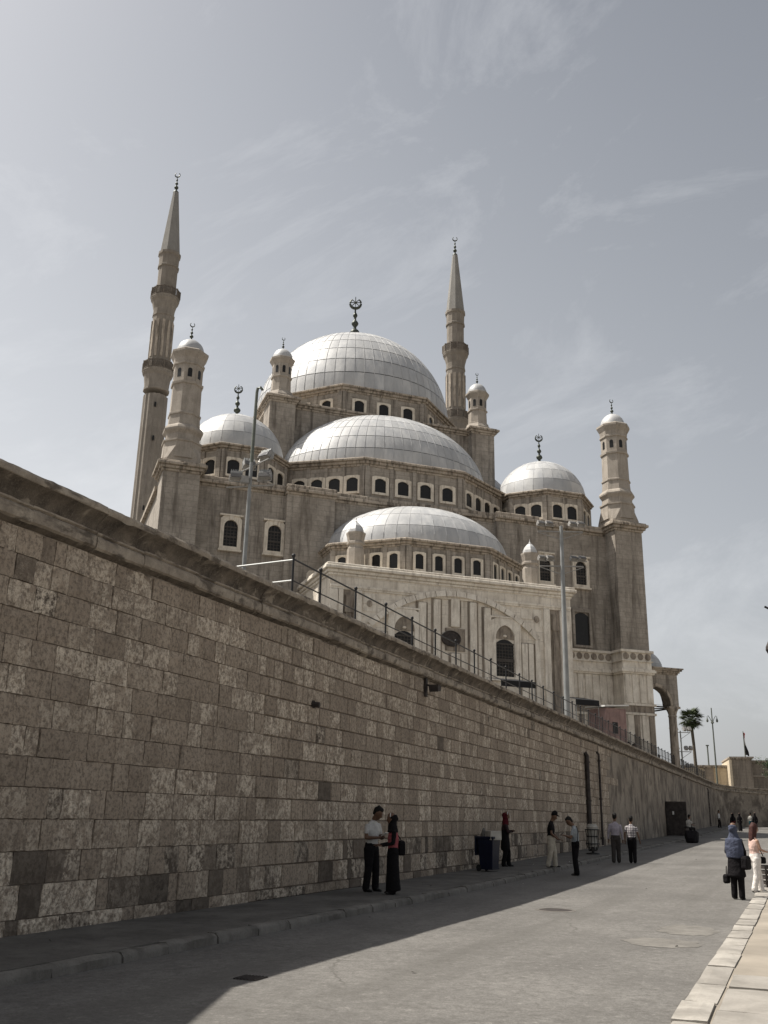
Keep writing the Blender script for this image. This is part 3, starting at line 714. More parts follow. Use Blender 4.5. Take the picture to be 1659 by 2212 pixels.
# --- qibla apse block, clad in alabaster
ap = MB().box(-10.0, 10.0, -8.2, .3, 4, 18.3).build('apse_block', M_marble, mq)
apl = [(-10., -8.2), (10., -8.2), (10., .25), (-10., .25)]
cornice_poly(apl, [(.1, 18.3, 18.5), (.22, 18.503, 18.75), (.42, 18.753, 19.0), (.3, 19.003, 19.2)]).build('apse_cornice', M_marble2, ap, bevel=.04)
MB().box(-9.95, 9.95, -8.36, -8.1, 17.45, 17.62).box(-9.95, 9.95, -8.3, -8.1, 17.3, 17.447).build('string_course', M_marble2, ap)
AR, AZ, AH = 9.66, 8.1, 6.9
a1_ = math.asin(AH/AR); seg = 18
for i in range(seg):      # voussoirs of the wide arch
    t0 = -a1_+2*a1_*i/seg+.003; t1 = -a1_+2*a1_*(i+1)/seg-.003
    mb = MB(); A = []
    for r_, y in ((AR-.24, -8.48), (AR+.2, -8.42), (AR+.2, -8.15), (AR-.24, -8.15)):
        A.append([(r_*math.sin(t), y, AZ+r_*math.cos(t)) for t in (t0, t1)])
    mb.add([a[0] for a in A]+[a[1] for a in A], [(0,1,2,3),(7,6,5,4),(0,4,5,1),(1,5,6,2),(2,6,7,3),(3,7,4,0)])
    mb.build('voussoir', M_marble2, ap)
for sx in (-1, 1):
    MB().box(*sorted((sx*6.68, sx*7.1)), -8.42, -8.15, 8.2, 14.85).build('arch_jamb', M_marble2, ap, bevel=.03)
    # corner pilasters with a sunk shaft between them
    for a, b in ((7.5, 8.05), (8.95, 9.3)):
        MB().box(*sorted((sx*a, sx*b)), -8.36, -8.15, 8.2, 17.28).build('corner_pilaster', M_marble2, ap, bevel=.03)
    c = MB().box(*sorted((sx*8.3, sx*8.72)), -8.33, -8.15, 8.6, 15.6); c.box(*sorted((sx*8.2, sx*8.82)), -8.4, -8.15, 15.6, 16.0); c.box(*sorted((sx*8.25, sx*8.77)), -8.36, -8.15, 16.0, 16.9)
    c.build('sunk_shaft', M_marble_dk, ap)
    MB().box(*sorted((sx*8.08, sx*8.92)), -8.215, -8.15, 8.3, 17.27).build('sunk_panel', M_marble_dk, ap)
    MB().box(*sorted((sx*9.34, sx*9.98)), -8.32, -8.15, 8.2, 17.28).build('corner_strip', M_marble2, ap, bevel=.03)
MB().box(-9.98, 9.98, -8.55, -8.15, 7.6, 8.05).build('plinth_moulding', M_marble2, ap, bevel=.05)
def under(u): return AZ+math.sqrt((AR-.3)**2-u*u)
for u, w_, z0 in ((-2.75, .62, 8.1), (-1.55, .55, 8.1), (1.45, .55, 8.1), (2.62, .55, 8.1), (-.05, .7, 15.2), (-.05, .7, 8.1), (5.75, .5, 8.1), (6.3, .42, 8.1), (-5.75, .5, 8.1), (-6.3, .42, 8.1)):
    zt = min(under(u-w_/2), under(u+w_/2))-.08
    if u == -.05 and z0 < 9: zt = 13.2
    if abs(u) > 5: zt = min(zt, 14.4)
    MB().box(u-w_/2, u+w_/2, -8.4, -8.15, z0, zt).build('pilaster_slab', M_marble2, ap, bevel=.04)
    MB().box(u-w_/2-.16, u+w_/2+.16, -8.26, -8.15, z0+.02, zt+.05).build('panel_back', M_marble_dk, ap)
for u in (-4.15, 4.1):
    win = window(ap, (u, -8.2, 11.75), 0, 1.5, 2.85, 'seg', 0, 0, grille=True)
    arc = arch_pts(1.62, 0, 2.95, 'point', 12); outer = rect_around(arc, 2.35, -.25, 4.45)
    MB().frame(outer, arc, -.2, .05).build('surround', M_marble2, win)
    t_ = arch_pts(1.62, 2.86, 2.95, 'point', 12); MB().add([(x, -.06, z) for x, z in t_], [tuple(range(len(t_)))]).build('tympanum', M_marble_dk, win)
    MB().ball((0, -.1, 3.1), .16, .08, .1, 8, 5).build('boss', M_frame, win)
    MB().frame([(1.3,-.35),(1.3,4.6),(-1.3,4.6),(-1.3,-.35)], [(1.19,-.25),(1.19,4.46),(-1.19,4.46),(-1.19,-.25)], -.24, .05).build('outer_frame', M_marble2, win, bevel=.02)
# spandrel slabs, one by one
z = 14.3
while z < 17.1:
    hh = min(random.choice([.55, .7, .8]), 17.27-z); u = -7.45
    while u < 7.4:
        w_ = min(random.choice([.8, 1.0, 1.2]), 7.45-u)
        ok = all(math.hypot(x, zz_-AZ) > AR+.22 for x in (u, u+w_) for zz_ in (z, z+hh))
        if ok and w_ > .2: MB().box(u+.012, u+w_-.012, -8.235-random.uniform(0, .015), -8.15, z+.012, z+hh-.012).build('marble_slab', M_marble2, ap)
        u += w_
    z += hh
MB().ball((0, 0, 0), .24, .07, .28, 8, 6).build('rosette', M_trim, ap, loc=(6.9, -8.27, 16.4))
MB().ball((0, 0, 0), .22, .07, .26, 8, 6).build('rosette', M_trim, ap, loc=(-6.9, -8.27, 16.4))
md_ = MB().loft([[(.78*k*math.cos(t), y, .6*k*math.sin(t)) for t in [2*PI*i/24 for i in range(24)]] for k, y in ((1, .1), (1, -.06), (.9, -.1), (.84, -.05), (.5, -.05), (.46, -.09), (.3, -.09))])
MB().box(-.85, .75, -8.3, -8.15, 13.4, 15.1).build('medallion_plaque', M_marble_dk, ap)
md_.build('medallion', M_rust, ap, loc=(-.4, -8.34, 14.3))
# apse drum, half dome and little turrets
adp = [(-8.4, .2), (-8.4, -2.9), (-3.55, -6.85), (3.55, -6.85), (8.4, -2.9), (8.4, .2)]
MB().prism(adp, 18.6, 21.55).build('apse_drum', M_sand, ap)
cornice_poly(adp, [(.1, 21.55, 21.72), (.24, 21.723, 21.92), (.42, 21.923, 22.1), (.2, 22.103, 22.2)]).build('drum_cornice', M_trim, ap, bevel=.04)
for i in range(1, 4): drum_side(ap, adp[i], adp[i+1], 19.2, 21.55, 4, .68, 1.22, 19.78, .2, ftop=.15)
dome('apse_half_dome', mq, (0, .15, 22.18), 8.05, 6.85, 4.55, 5, 48, PI, 2*PI)
for sx in (-1, 1):
    t = MB().lathe([(.68, 19.1), (.66, 20.9), (.6, 20.96), (.58, 21.22), (.7, 21.27), (.7, 21.42), (.62, 21.5), (.7, 21.9), (.76, 22.1), (.76, 22.2), (.6, 22.24)], 8, 0, 0, PI/8).build('apse_turret', M_trim_t, mq, loc=(sx*7.5, -6.4, 0))
    MB().lathe([(.6, 22.22), (.57, 22.45), (.44, 22.75), (.2, 23.02), (.07, 23.08), (.09, 23.15), (.03, 23.25), (.02, 23.45)], 8, 0, 0, PI/8).build('turret_cap', M_lead, t)
# --- alabaster base of the right-hand part of the facade
def base_part(u0, u1, v, back):
    poly = [(u0, v), (u1, v), (u1, back), (u0, back)]
    b = MB().prism([(u0, v-.02), (u1, v-.02), (u1, back), (u0, back)], 4, 15.95).build('marble_base', M_marble2, mq)
    for z0, z1, off in ((14.95, 15.05, .12), (15.75, 15.97, .18), (13.85, 14.0, .16), (14.0, 14.2, .28), (14.2, 14.32, .2), (11.1, 11.3, .14), (10.3, 10.5, .12)):
        q = [(u0-(off if back > v+.9 else 0), v-off-.02), (u1+(off if back > v+.9 else 0), v-off-.02), (u1+(off if back > v+.9 else 0), back), (u0-(off if back > v+.9 else 0), back)]
        MB().prism(q, z0, z1).build('moulding', M_marble2, b)
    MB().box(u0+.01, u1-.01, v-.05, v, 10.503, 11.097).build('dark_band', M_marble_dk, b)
    n = max(2, round((u1-u0)/.72)); st = (u1-u0)/n
    for i in range(n):
        MB().box(u0+i*st+.1, u0+(i+1)*st-.1, v-.1, v, 11.32, 13.83).build('panel', M_marble2, b, bevel=.03)
        MB().box(u0+i*st+.12, u0+(i+1)*st-.12, v-.13, v, 5.3, 10.28).build('pilaster', M_marble_dk if i % 2 else M_marble2, b, bevel=.03)
        c_ = u0+(i+.5)*st; MB().lathe([(.05, 0), (.24, .0), (.3, .03), (.3, .06), (.12, .09)], 10).xf(Matrix.Translation((c_, v-.01, 15.4)) @ Matrix.Rotation(PI/2, 4, 'X')).build('roundel', M_marble_dk, b)
base_part(10.1, 18.95, .06, .3)
base_part(18.96, 21.95, -1.6, 1.6)
base_part(-18.95, -10.1, .06, .3); base_part(-21.95, -18.96, -1.6, 1.6)
# --- side portico at the right
po = link('portico', None, mq)
pz = 11.55
pts_o = [(22.0, 4.), (26.55, 4.), (26.55, 14.35), (22.0, 14.35)]
def arch_wall(u0, u1, ua, ub, zs, ztop, v0, v1):
    w = ub-ua; arc = arch_pts(w, zs, zs, 'point', 14)[1:-1]; cu_ = (ua+ub)/2; mb = MB()
    P = [(cu_+x, z) for x, z in arc]
    top = [(x, ztop) for x, z in P]
    n = len(P); vs = []
    for y in (v0, v1): vs += [(x, y, z) for x, z in P]+[(x, y, z) for x, z in top]
    fs = []
    for i in range(n-1):
        fs += [(i, i+1, n+i+1, n+i), (2*n+i, 3*n+i, 3*n+i+1, 2*n+i+1), (i, 2*n+i, 2*n+i+1, i+1), (n+i, n+i+1, 3*n+i+1, 3*n+i)]
    mb.add(vs, fs); mb.box(u0, ua, v0, v1, zs, ztop); mb.box(ub, u1, v0, v1, zs, ztop); return mb
arch_wall(21.9, 26.2, 22.55, 25.3, 11.55, 14.4, .6, 1.5).build('arcade_wall', M_greywall_p if 'M_greywall_p' in globals() else M_sand, po)
ao = arch_pts(3.2, 11.6, 11.6, 'point', 14); ai = arch_pts(2.76, 11.6, 11.6, 'point', 14)
MB().frame([(x, z) for x, z in ao], [(x, z) for x, z in ai], -.08, .1).build('archivolt', M_trim, po, loc=(23.92, .6, 0))
cornice_poly([(21.9, .6), (26.2, .6), (26.2, 38.), (21.9, 38.)], [(.08, 14.4, 14.55), (.2, 14.553, 14.72), (.36, 14.723, 14.86), (.46, 14.863, 14.98)]).build('eave', M_trim, po)
def column(u, v):
    c = MB().lathe([(.5, 5.2), (.5, 5.6), (.42, 5.7), (.4, 5.9), (.36, 10.6), (.4, 10.64), (.4, 10.74), (.36, 10.8), (.44, 11.1), (.56, 11.3), (.56, 11.36)], 14, u, v).box(u-.6, u+.6, v-.45, v+.45, 11.36, 11.55).build('column', M_trim, po, auto=True)
for k in range(6): column(25.75, 1.05+k*5.2)
MB().box(21.9, 22.5, .6, 1.5, 4, 11.55).build('end_pier', M_marble_dk, po)
for k in range(6):
    arch_wall(0, 5.2, .5, 4.7, 11.55, 14.4, -.3, .3).xf(Matrix.Translation((25.75, 1.5+k*5.2, 0)) @ Matrix.Rotation(PI/2, 4, 'Z')).build('side_arch', M_sand, po)
MB().bar((22.4, 1.05, 11.5), (25.7, 1.05, 11.5), .12, .12).bar((25.75, 1.2, 11.42), (25.75, 6, 11.42), .12, .12).bar((22.2, 6.2, 11.5), (25.7, 1.2, 11.45), .1, .1).build('tie_rod', M_rust, po)
dome('portico_dome', mq, (24.1, 3.0, 14.97), 1.9, 1.9, 1.95, 6, 18, 0, 2*PI, (PI, 2*PI))

# ------------------------------------------------------------------ minarets
def minaret(name, label, u, v):
    p = Matrix.Translation(MLOC) @ Matrix.Rotation(MANG, 4, 'Z') @ Vector((u, v, 0))
    t = thing(name, label, 'minaret', (p.x, p.y, 4), MANG, 'pencil minarets of the mosque'); Z = -4
    n = 32; rings = []
    for r_, z in ((1.56, 4), (1.52, 30), (1.46, 49.3)):      # fluted lower shaft
        rings.append([((r_*(1 if j % 2 else .93))*math.cos(2*PI*j/n), (r_*(1 if j % 2 else .93))*math.sin(2*PI*j/n), z+Z) for j in range(n)])
    sh = MB().loft(rings).build('lower_shaft', M_trim_m, t)
    for z, a in ((47.5, 4.3), (43.2, 4.4), (34.5, 4.2)): MB().box(-.1, .1, -1.62, -1.2, 0, .55).build('slit_window', M_pane, sh, loc=(0, 0, z+Z), rot=a-1.5*PI+.35)
    MB().box(-2.2, 2.2, -2.2, 2.2, 0, 26).build('base', M_sand, t)
    def balcony(zb, r_in, r_out, r_sh):
        b = MB().lathe([(r_in, zb-3.3+Z), (r_in*1.07, zb-3.25+Z), (r_in*1.07, zb-3.0+Z), (r_in, zb-2.95+Z), (r_in*1.03, zb-2.3+Z), (r_out*.86, zb-1.35+Z), (r_out*.97, zb-1.0+Z), (r_out*.97, zb-.85+Z), (r_out, zb-.8+Z), (r_out, zb-.62+Z), (r_sh, zb-.6+Z)], 12, ph=PI/12).build('balcony', M_trim_m, t)
        q = MB(); 
        for i in range(12):
            a0 = PI/12+i*PI/6; P = [(r_out*.985*math.cos(a0+k*PI/6), r_out*.985*math.sin(a0+k*PI/6)) for k in (0, 1)]
            q.bar((*P[0], zb+.38+Z), (*P[1], zb+.38+Z), .1, .12); q.bar((*P[0], zb-.56+Z), (*P[1], zb-.56+Z), .1, .1)
            for k in range(6):
                f0 = (k+.5)/6; x = P[0][0]*(1-f0)+P[1][0]*f0; y = P[0][1]*(1-f0)+P[1][1]*f0; q.bar((x, y, zb-.6+Z), (x, y, zb+.38+Z), .09, .09)
            q.bar((*P[0], zb-.6+Z), (*P[0], zb+.48+Z), .16, .16)
        q.build('balustrade', M_parapet, b)
    balcony(53.2, 1.47, 1.9, 1.3); balcony(63.3, 1.28, 1.8, 1.15)
    MB().lathe([(1.38, 52.55+Z), (1.28, 60.1+Z)], 12, ph=PI/12).build('middle_shaft', M_trim_m, t)
    for i in range(12):
        a = i*PI/6; MB().box(-.17, .17, -1.375, -1.1, 54.3+Z, 59.3+Z).build('sunk_flute', M_trim, t, rot=a)
    MB().lathe([(1.2, 62.65+Z), (1.2, 66.9+Z), (1.34, 66.95+Z), (1.34, 67.2+Z), (1.24, 67.3+Z), (1.28, 68.6+Z), (1.42, 68.75+Z), (1.42, 69.1+Z), (1.3, 69.15+Z)], 12, ph=PI/12).build('upper_shaft', M_trim_m, t)
    MB().lathe([(1.3, 69.1+Z), (.38, 78.3+Z), (.3, 78.5+Z), (.1, 78.6+Z)], 8, ph=PI/8).build('spire', M_spire, t)
    finial(t, (0, 0, 78.4+Z), 3.1, False, .95).rotation_euler.z = -MANG
    return t
M_trim_m = stained('minaret_stone', (.2,.177,.15), (.265,.236,.202), (.11,.096,.081), .5, .5, .45, .75, .2)
M_spire = stained('lead_spire', (.2,.193,.18), (.26,.25,.234), (.2,.19,.17), .6, .5, .45, .7, .2)
minaret('minaret', 'tall pencil minaret leaning into the left of the sky behind the left corner turret', -19.85, 35.9)
minaret('minaret', 'tall pencil minaret to the right of the main dome', 19.85, 35.9)

# ================================================================== things on and behind the wall
RAILN = -.4
rail = thing('metal_railing', 'black two-rail metal railing with posts along the wall top', 'railing', W0, WANG)
posts = [22.7, 24.1]+[26.15+2.03*i for i in range(55)]
ztop = lambda s: 7.22
for i, s in enumerate(posts):
    if s > 127: break
    p = MB().tube([(s, .4, 6.0), (s, .4, 7.16)], .028, 8).ball((s, .4, 7.2), .05, .05, .05, 8, 5).build('post', M_iron, rail, auto=True)
    if i+1 < len(posts) and posts[i+1] < 127:
        s2 = posts[i+1]
        for z, r_ in ((7.12, .021), (6.62, .016)):
            MB().tube([(s, .4, z), (s2, .4, z)], r_, 6).build('rail', M_iron, rail)
    if s > 55 and i+1 < len(posts) and posts[i+1] < 127:
        for k in range(1, 4):
            x = s+2.03*k/4; MB().tube([(x, .4, 6.05), (x, .4, 7.12)], .012, 5).build('baluster', M_iron, rail)
for z in (7.1, 6.62):
    MB().tube([(22.7, .4, z), (22.3, 5.2, z-.25)], .022, 6).build('return_rail', M_pole, rail)  # paler steel paints in the sunlight on these rails
MB().tube([(22.3, 5.2, 5.3), (22.3, 5.2, 6.95)], .028, 8).build('post', M_iron, rail)

def flood(parent, loc, rz, s=1.0, tilt=-25, finned=True):
    """floodlight: trapezoid hood with cooling fins, dark glass below, bracket"""
    f_ = link('floodlight', None, parent, loc, (R(tilt), 0, rz))
    w, h, d = .62*s, .42*s, .4*s
    MB().add([(-w/2, -d/2, -h/2), (w/2, -d/2, -h/2), (w/2, d/2, -h*.2), (-w/2, d/2, -h*.2), (-w*.46, -d*.4, h/2), (w*.46, -d*.4, h/2), (w*.44, d*.4, h/2), (-w*.44, d*.4, h/2)],
             [(0,3,2,1),(4,5,6,7),(0,1,5,4),(1,2,6,5),(2,3,7,6),(3,0,4,7)]).build('housing', M_flood, f_)
    MB().box(-w*.46, w*.46, -d/2-.03, -d/2-.004, -h/2+.02, h*.08).build('glass', M_glass, f_)
    if finned:
        for k in range(7):
            x = -w*.42+w*.84*k/6; MB().box(x-.012, x+.012, -d*.48, d*.4, h*.12, h*.66).build('fin', M_pole, f_)
    MB().bar((-w*.56, 0, -h*.75), (w*.56, 0, -h*.75), .05, .03).bar((-w*.56, 0, -h*.75), (-w*.56, 0, .05), .03, .03).bar((w*.56, 0, -h*.75), (w*.56, 0, .05), .03, .03).build('bracket', M_flood, f_)
    return f_
pl = thing('floodlight_pole', 'thin pale pole with hooked dark top and clustered finned floodlights, left of the domes', 'lamp pole', (-6.02, 40, 5.3))
MB().tube([(0, 0, 0), (.03, 0, 7), (.06, 0, 11.2)], [.11, .09, .08], 12).build('pole', M_pole, pl, auto=True)
MB().tube([(.06, 0, 11.2), (.1, 0, 14.62), (.13, -.02, 14.82), (.26, -.05, 14.86), (.36, -.07, 14.72)], [.08, .07, .07, .065, .06], 10).build('hooked_top', M_pole_dk, pl, auto=True)
MB().bar((-.98, .0, 10.0), (1.12, .0, 10.16), .08, .05).build('crossarm', M_flood, pl)
MB().bar((-.6, .75, 10.95), (.9, -.55, 11.2), .07, .05).build('crossarm', M_flood, pl)
flood(pl, (-.55, -.1, 10.5), R(8), .9, -18); flood(pl, (.72, -.1, 10.55), R(-10), .9, -18)
flood(pl, (.7, .1, 11.55), R(-35), .95, -30); flood(pl, (-.15, .7, 11.35), R(25), .9, -25)
MB().box(-.17, .17, -.12, .1, -.16, .16).build('junction_box', M_flood, pl, loc=(-.16, -.16, 10.32), rot=R(20))
pr = thing('floodlight_pole', 'tall grey pole with four twin floodlights in front of the apse', 'lamp pole', (10.62, 55, 5.3))
MB().tube([(0, 0, 0), (.02, 0, 6), (.06, 0, 13.1)], [.175, .15, .1], 14).build('pole', M_pole, pr, auto=True)
for z, w_ in ((12.75, 1.35), (10.6, 1.3)):
    MB().bar((-w_, 0, z), (w_, 0, z), .09, .07).build('crossarm', M_flood, pr)
    for sx in (-1, 1):
        MB().bar((0, 0, z-.5), (sx*w_, 0, z-.05), .04, .04).build('brace', M_flood, pr)
        for dx in (-.24, .24): flood(pr, (sx*.95+dx, -.1, z+.45), R(20), .72, -35, False)
# kiosk and canopies on the terrace
kp = thing('ticket_kiosk', 'small pinkish booth with a pale sloping roof on the terrace', 'kiosk', (16.6, 71, 5.3), R(24))
MB().box(-.85, .95, -1, 1, 0, 4.0).build('cabin', M_pinkbooth, kp)
MB().add([(-1.05,-1.2,4.05),(1.1,-1.2,4.2),(1.1,1.2,4.3),(-1.05,1.2,4.15),(-1.05,-1.2,4.15),(1.1,-1.2,4.3),(1.1,1.2,4.4),(-1.05,1.2,4.25)], [(0,3,2,1),(4,5,6,7),(0,1,5,4),(1,2,6,5),(2,3,7,6),(3,0,4,7)]).build('roof', M_white, kp)
MB().box(-.3, .15, -1.03, -1.002, 2.2, 3.0).build('hatch', M_pane, kp)
for x in (-.78, -.5, .4, .85): MB().box(x-.03, x+.03, -1.02, -1.001, 0, 4.0).build('batten', M_pinkbooth, kp)
for lb, loc, w_ in (('dark fabric canopy low against the foot of the apse', (8.6, 63.5, 7.6), 1.3), ('dark canopy beside the pink booth', (14.55, 70.5, 7.3), 1.0)):
    c = thing('canopy', lb, 'canopy', loc, R(22))
    MB().add([(-w_,-1,2.5),(w_,-1,2.5),(w_,1,2.9),(-w_,1,2.9),(-w_,-1,2.1),(w_,-1,2.1)], [(0,1,2,3),(4,5,1,0)]).build('cover', M_black, c)
    for x in (-w_+.05, w_-.05): MB().tube([(x, -.95, -2.3), (x, -.95, 2.5)], .03, 6).build('post', M_pole, c)
    for x in (-w_+.05, w_-.05): MB().tube([(x, .95, -2.3), (x, .95, 2.88)], .03, 6).build('post', M_pole, c)

# ------------------------------------------------------------------ fittings on the street face of the wall
def on_wall(s, z, n=0.): return SN(s, n, z)
sp = thing('wall_speaker', 'small dark box lamp bracketed under the coping, mid wall', 'wall lamp', on_wall(30.2, 5.12, .02), WANG)
MB().box(-.07, .07, -.06, .0, -.25, .28).build('mount', M_rust, sp); MB().bar((0, -.03, .1), (.12, -.35, .0), .05, .05).build('arm', M_rust, sp)
MB().add([(-.06,-.42,-.12),(.18,-.42,-.08),(.18,-.16,-.08),(-.06,-.16,-.12),(-.09,-.44,.08),(.2,-.44,.07),(.2,-.14,.07),(-.09,-.14,.08)], [(0,3,2,1),(4,5,6,7),(0,1,5,4),(1,2,6,5),(2,3,7,6),(3,0,4,7)]).build('box', M_rust, sp)
ho = thing('wall_bracket', 'little dark iron stub sticking out of the wall above the talking couple', 'bracket', on_wall(23.2, 3.9, .0), WANG)
MB().tube([(0, .02, 0), (.03, -.14, -.01)], .06, 8).build('stub', M_rust, ho); MB().lathe([(.09, 0), (.09, .02)], 10).xf(Matrix.Rotation(PI/2, 4, 'X')).build('collar', M_rust, ho)
for lb, s, r_, z0, z1 in (('thick dark drainpipe down the wall above the man reading', 53.0, .11, .3, 4.75), ('thin dark pipe down the wall above the litter stand', 56.2, .06, .35, 5.0), ('thin conduit down the far end of the wall', 122., .06, 1.1, 5.2)):
    d_ = thing('drainpipe', lb, 'pipe', on_wall(s, 0, .02), WANG)
    MB().tube([(0, -.1, z0), (0, -.1, z1-.15), (0, .0, z1)], r_, 8).build('pipe', M_rust, d_, auto=True)
    for k in range(3): z = z0+.3+(z1-z0-.8)*k/2; MB().lathe([(r_+.03, z), (r_+.03, z+.08)], 10, 0, -.1).build('clamp', M_rust, d_)
dr_ = thing('iron_door', 'tall black iron door standing open from the wall', 'door', SN(83.6, 0, gz(83.6)), WANG)
MB().box(.0, 1.9, -.02, .0, .02, 2.5).build('doorway', M_pane, dr_); 
leaf = MB().box(-.06, .0, -1.55, -.03, .03, 2.52).build('leaf', M_rust, dr_)
for z in (.1, 1.2, 2.35): MB().box(-.085, -.061, -1.53, -.05, z, z+.1).build('ledge', M_rust, leaf)
for y in (-1.5, -1.0, -.55, -.1): MB().box(-.08, -.061, y-.025, y+.025, .05, 2.5).build('batten', M_rust, leaf)
MB().box(-.1, -.061, -.62, -.5, 1.55, 1.8).build('notice', M_white, leaf)

M_carton = plain('dull_cardboard', (.38,.36,.32), .85)
# blue bin with rubbish
P = GP(33.6, .85)
bn = thing('wheelie_bin', 'dark blue plastic wheeled bin against the wall', 'bin', P, WANG-R(12))
MB().loft([[(-w, -d_, z), (w, -d_, z), (w, d_, z), (-w, d_, z)] for w, d_, z in ((.25, .28, .06), (.3, .35, .92), (.34, .39, .93), (.34, .39, 1.0), (.31, .36, 1.0), (.3, .34, .75))], cap=False).build('body', M_blue, bn, bevel=.02)
MB().box(-.27, .27, -.3, .3, .06, .1).build('floor', M_blue, bn); bn.scale = (.8, .75, 1)
for x in (-.3, .3): MB().lathe([(.02, 0), (.1, .0), (.1, .06), (.02, .06)], 12).xf(Matrix.Translation((x-(.03), .3, .1)) @ Matrix.Rotation(PI/2, 4, 'Y')).build('wheel', M_iron, bn)
MB().tube([(-.3, .39, .95), (-.3, .46, .97), (.3, .46, .97), (.3, .39, .95)], .018, 6).build('handle', M_blue, bn)
MB().loft([[(-.36, .4, 1.0), (.36, .4, 1.0), (.36, .43, 1.0), (-.36, .43, 1.0)], [(-.36, .42, .45), (.36, .42, .45), (.36, .45, .45), (-.36, .45, .45)]]).build('lid', M_blue, bn)
tag(MB().box(-.2, .2, -.16, .16, 0, .26).build('carton', M_carton, None, loc=P+Vector((.12, -.12, .9)), rot=.5, bevel=.01), 'white cardboard box poking out of the blue bin', 'box')
rub = MB(); rub.loft([[(.1*k*math.cos(t)+random.uniform(-.01, .01), .09*k*math.sin(t), z) for t in [2*PI*i/9 for i in range(9)]] for k, z in ((1, 0), (1.3, .1), (.9, .25), (.45, .38), (.2, .42))])
tag(rub.build('rubbish_bag', M_kerb, None, loc=P+Vector((-.15, .05, .82)), auto=True), 'knotted dusty rubbish bag on top of the blue bin', 'bag')
# litter stand of black ironwork
ls = thing('litter_stand', 'black ironwork litter basket with a pale liner on the pavement', 'litter bin', GP(47.2, 1.35), WANG)
for i in range(12):
    a = 2*PI*i/12; MB().tube([(.16*math.cos(a), .16*math.sin(a), .12), (.27*math.cos(a), .27*math.sin(a), .4), (.24*math.cos(a), .24*math.sin(a), .7), (.29*math.cos(a), .29*math.sin(a), .98)], .013, 5).build('bar', M_iron, ls)
for z, r_ in ((.12, .17), (.4, .28), (.7, .25), (.97, .3)): MB().lathe([(r_-.015, z), (r_+.015, z), (r_+.015, z+.04), (r_-.015, z+.04), (r_-.015, z)], 16, cap=False).build('hoop', M_iron, ls)
MB().lathe([(.3, 0), (.28, .05), (.06, .07), (.05, .13)], 14).build('foot', M_iron, ls); MB().lathe([(.2, .3), (.22, .95), (.25, 1.1), (.16, 1.22), (.05, 1.2)], 12).build('liner', M_carton, ls, auto=True)
# short dark bollard beside the walking men
bo = thing('pavement_post', 'short dark iron post at the wall foot left of the walking men', 'post', GP(50.5, .7), 0)
MB().lathe([(.12, 0), (.12, .08), (.07, .12), (.065, .85), (.09, .9), (.09, .97), (.04, 1.02)], 10).build('shaft', M_rust, bo, auto=True)

# ------------------------------------------------------------------ far things
pt = thing('palm_tree', 'lone fan palm with a bushy crown against the pale sky', 'palm', (48.3, 150, 5))
MB().tube([(0, 0, 0), (-.05, 0, 4), (-.12, 0, 8), (-.28, 0, 11.2)], [.34, .26, .22, .24], 10).build('trunk', M_bark, pt, auto=True)
cr_ = MB(); cc = Vector((-.28, 0, 11.6))
for i in range(100):
    az = random.uniform(0, 2*PI); el = math.asin(random.uniform(-.75, 1)); L = random.uniform(1.5, 2.5)*(1 if el > -.2 else .85)
    d = Vector((math.cos(az)*math.cos(el), math.sin(az)*math.cos(el), math.sin(el))); base = cc+d*.15; tip = cc+d*L*.62
    side = d.cross(Vector((0,0,1))); side = side.normalized() if side.length > .05 else Vector((1,0,0)); up = side.cross(d)
    cr_.bar(base, tip, .03, .03)
    for k in range(11):
        a = R(-80+16*k); e = tip+(d*math.cos(a)+side*math.sin(a))*random.uniform(.8, 1.1)+Vector((0, 0, -.16-.12*abs(math.sin(a))))+up*random.uniform(-.08, .08)
        w = (side*math.cos(a)-d*math.sin(a))*.065; cr_.add([tip-w*.4, (tip+e)/2-w, e, (tip+e)/2+w, tip+w*.4], [(0,1,2,3,4)])
for i in range(60):
    az = random.uniform(0, 2*PI); p = cc+Vector((math.cos(az)*random.uniform(.2, .75), math.sin(az)*random.uniform(.2, .75), random.uniform(-1.3, -.2)))
    cr_.add([p, p+Vector((.09, .05, -.2)), p+Vector((0, 0, -random.uniform(.5, .9))), p+Vector((-.09, .03, -.2))], [(0,1,2,3)])
stuff_c = cr_.build('crown', M_leaf, pt)
def far_mast(lb, loc, z1, kind):
    t = thing('light_mast' if kind == 'flood' else 'lamp_post', lb, 'lamp post', loc)
    h = z1-loc[2]
    MB().tube([(0, 0, 0), (0, 0, h)], [.14, .08], 8).build('pole', M_pole_dk if kind != 'flood' else M_pole, t)
    if kind == 'flood':
        for z in (h-.2, h-2.5, h-4.6):
            MB().bar((-1.2, 0, z), (1.2, 0, z), .1, .08).build('crossarm', M_flood, t)
            for x in (-1.1, -.55, .55, 1.1):
                MB().box(-.2, .2, -.2, .15, -.15, .3).build('floodlight', M_flood, t, loc=(x, -.1, z+.35), rot=(R(-30), 0, R(20)))
            MB().bar((0, 0, z-.8), (1.2, 0, z), .05, .05).build('brace', M_flood, t)
    else:
        for sx in (-1, 1):
            MB().tube([(0, 0, h-2.2), (sx*.3, 0, h-1.5), (sx*.55, 0, h-1.1), (sx*.7, 0, h-1.25), (sx*.7, 0, h-1.5)], .045, 6).build('arm', M_pole_dk, t)
            MB().lathe([(.08, h-1.5), (.17, h-1.8), (.14, h-2.0), (.05, h-2.05)], 8, sx*.7, 0).build('lantern', M_pole_dk, t)
        MB().lathe([(.08, h-2.3), (.25, h-2.1), (.1, h-1.8)], 8).build('collar', M_pole_dk, t)
    return t
far_mast('distant mast carrying rows of small floodlights beside the portico column', (37.0, 120, 5.2), 12.2, 'flood')
far_mast('distant street lamp with two drooping lanterns right of the palm', (47.9, 140, 5), 17.3, 'lamp')
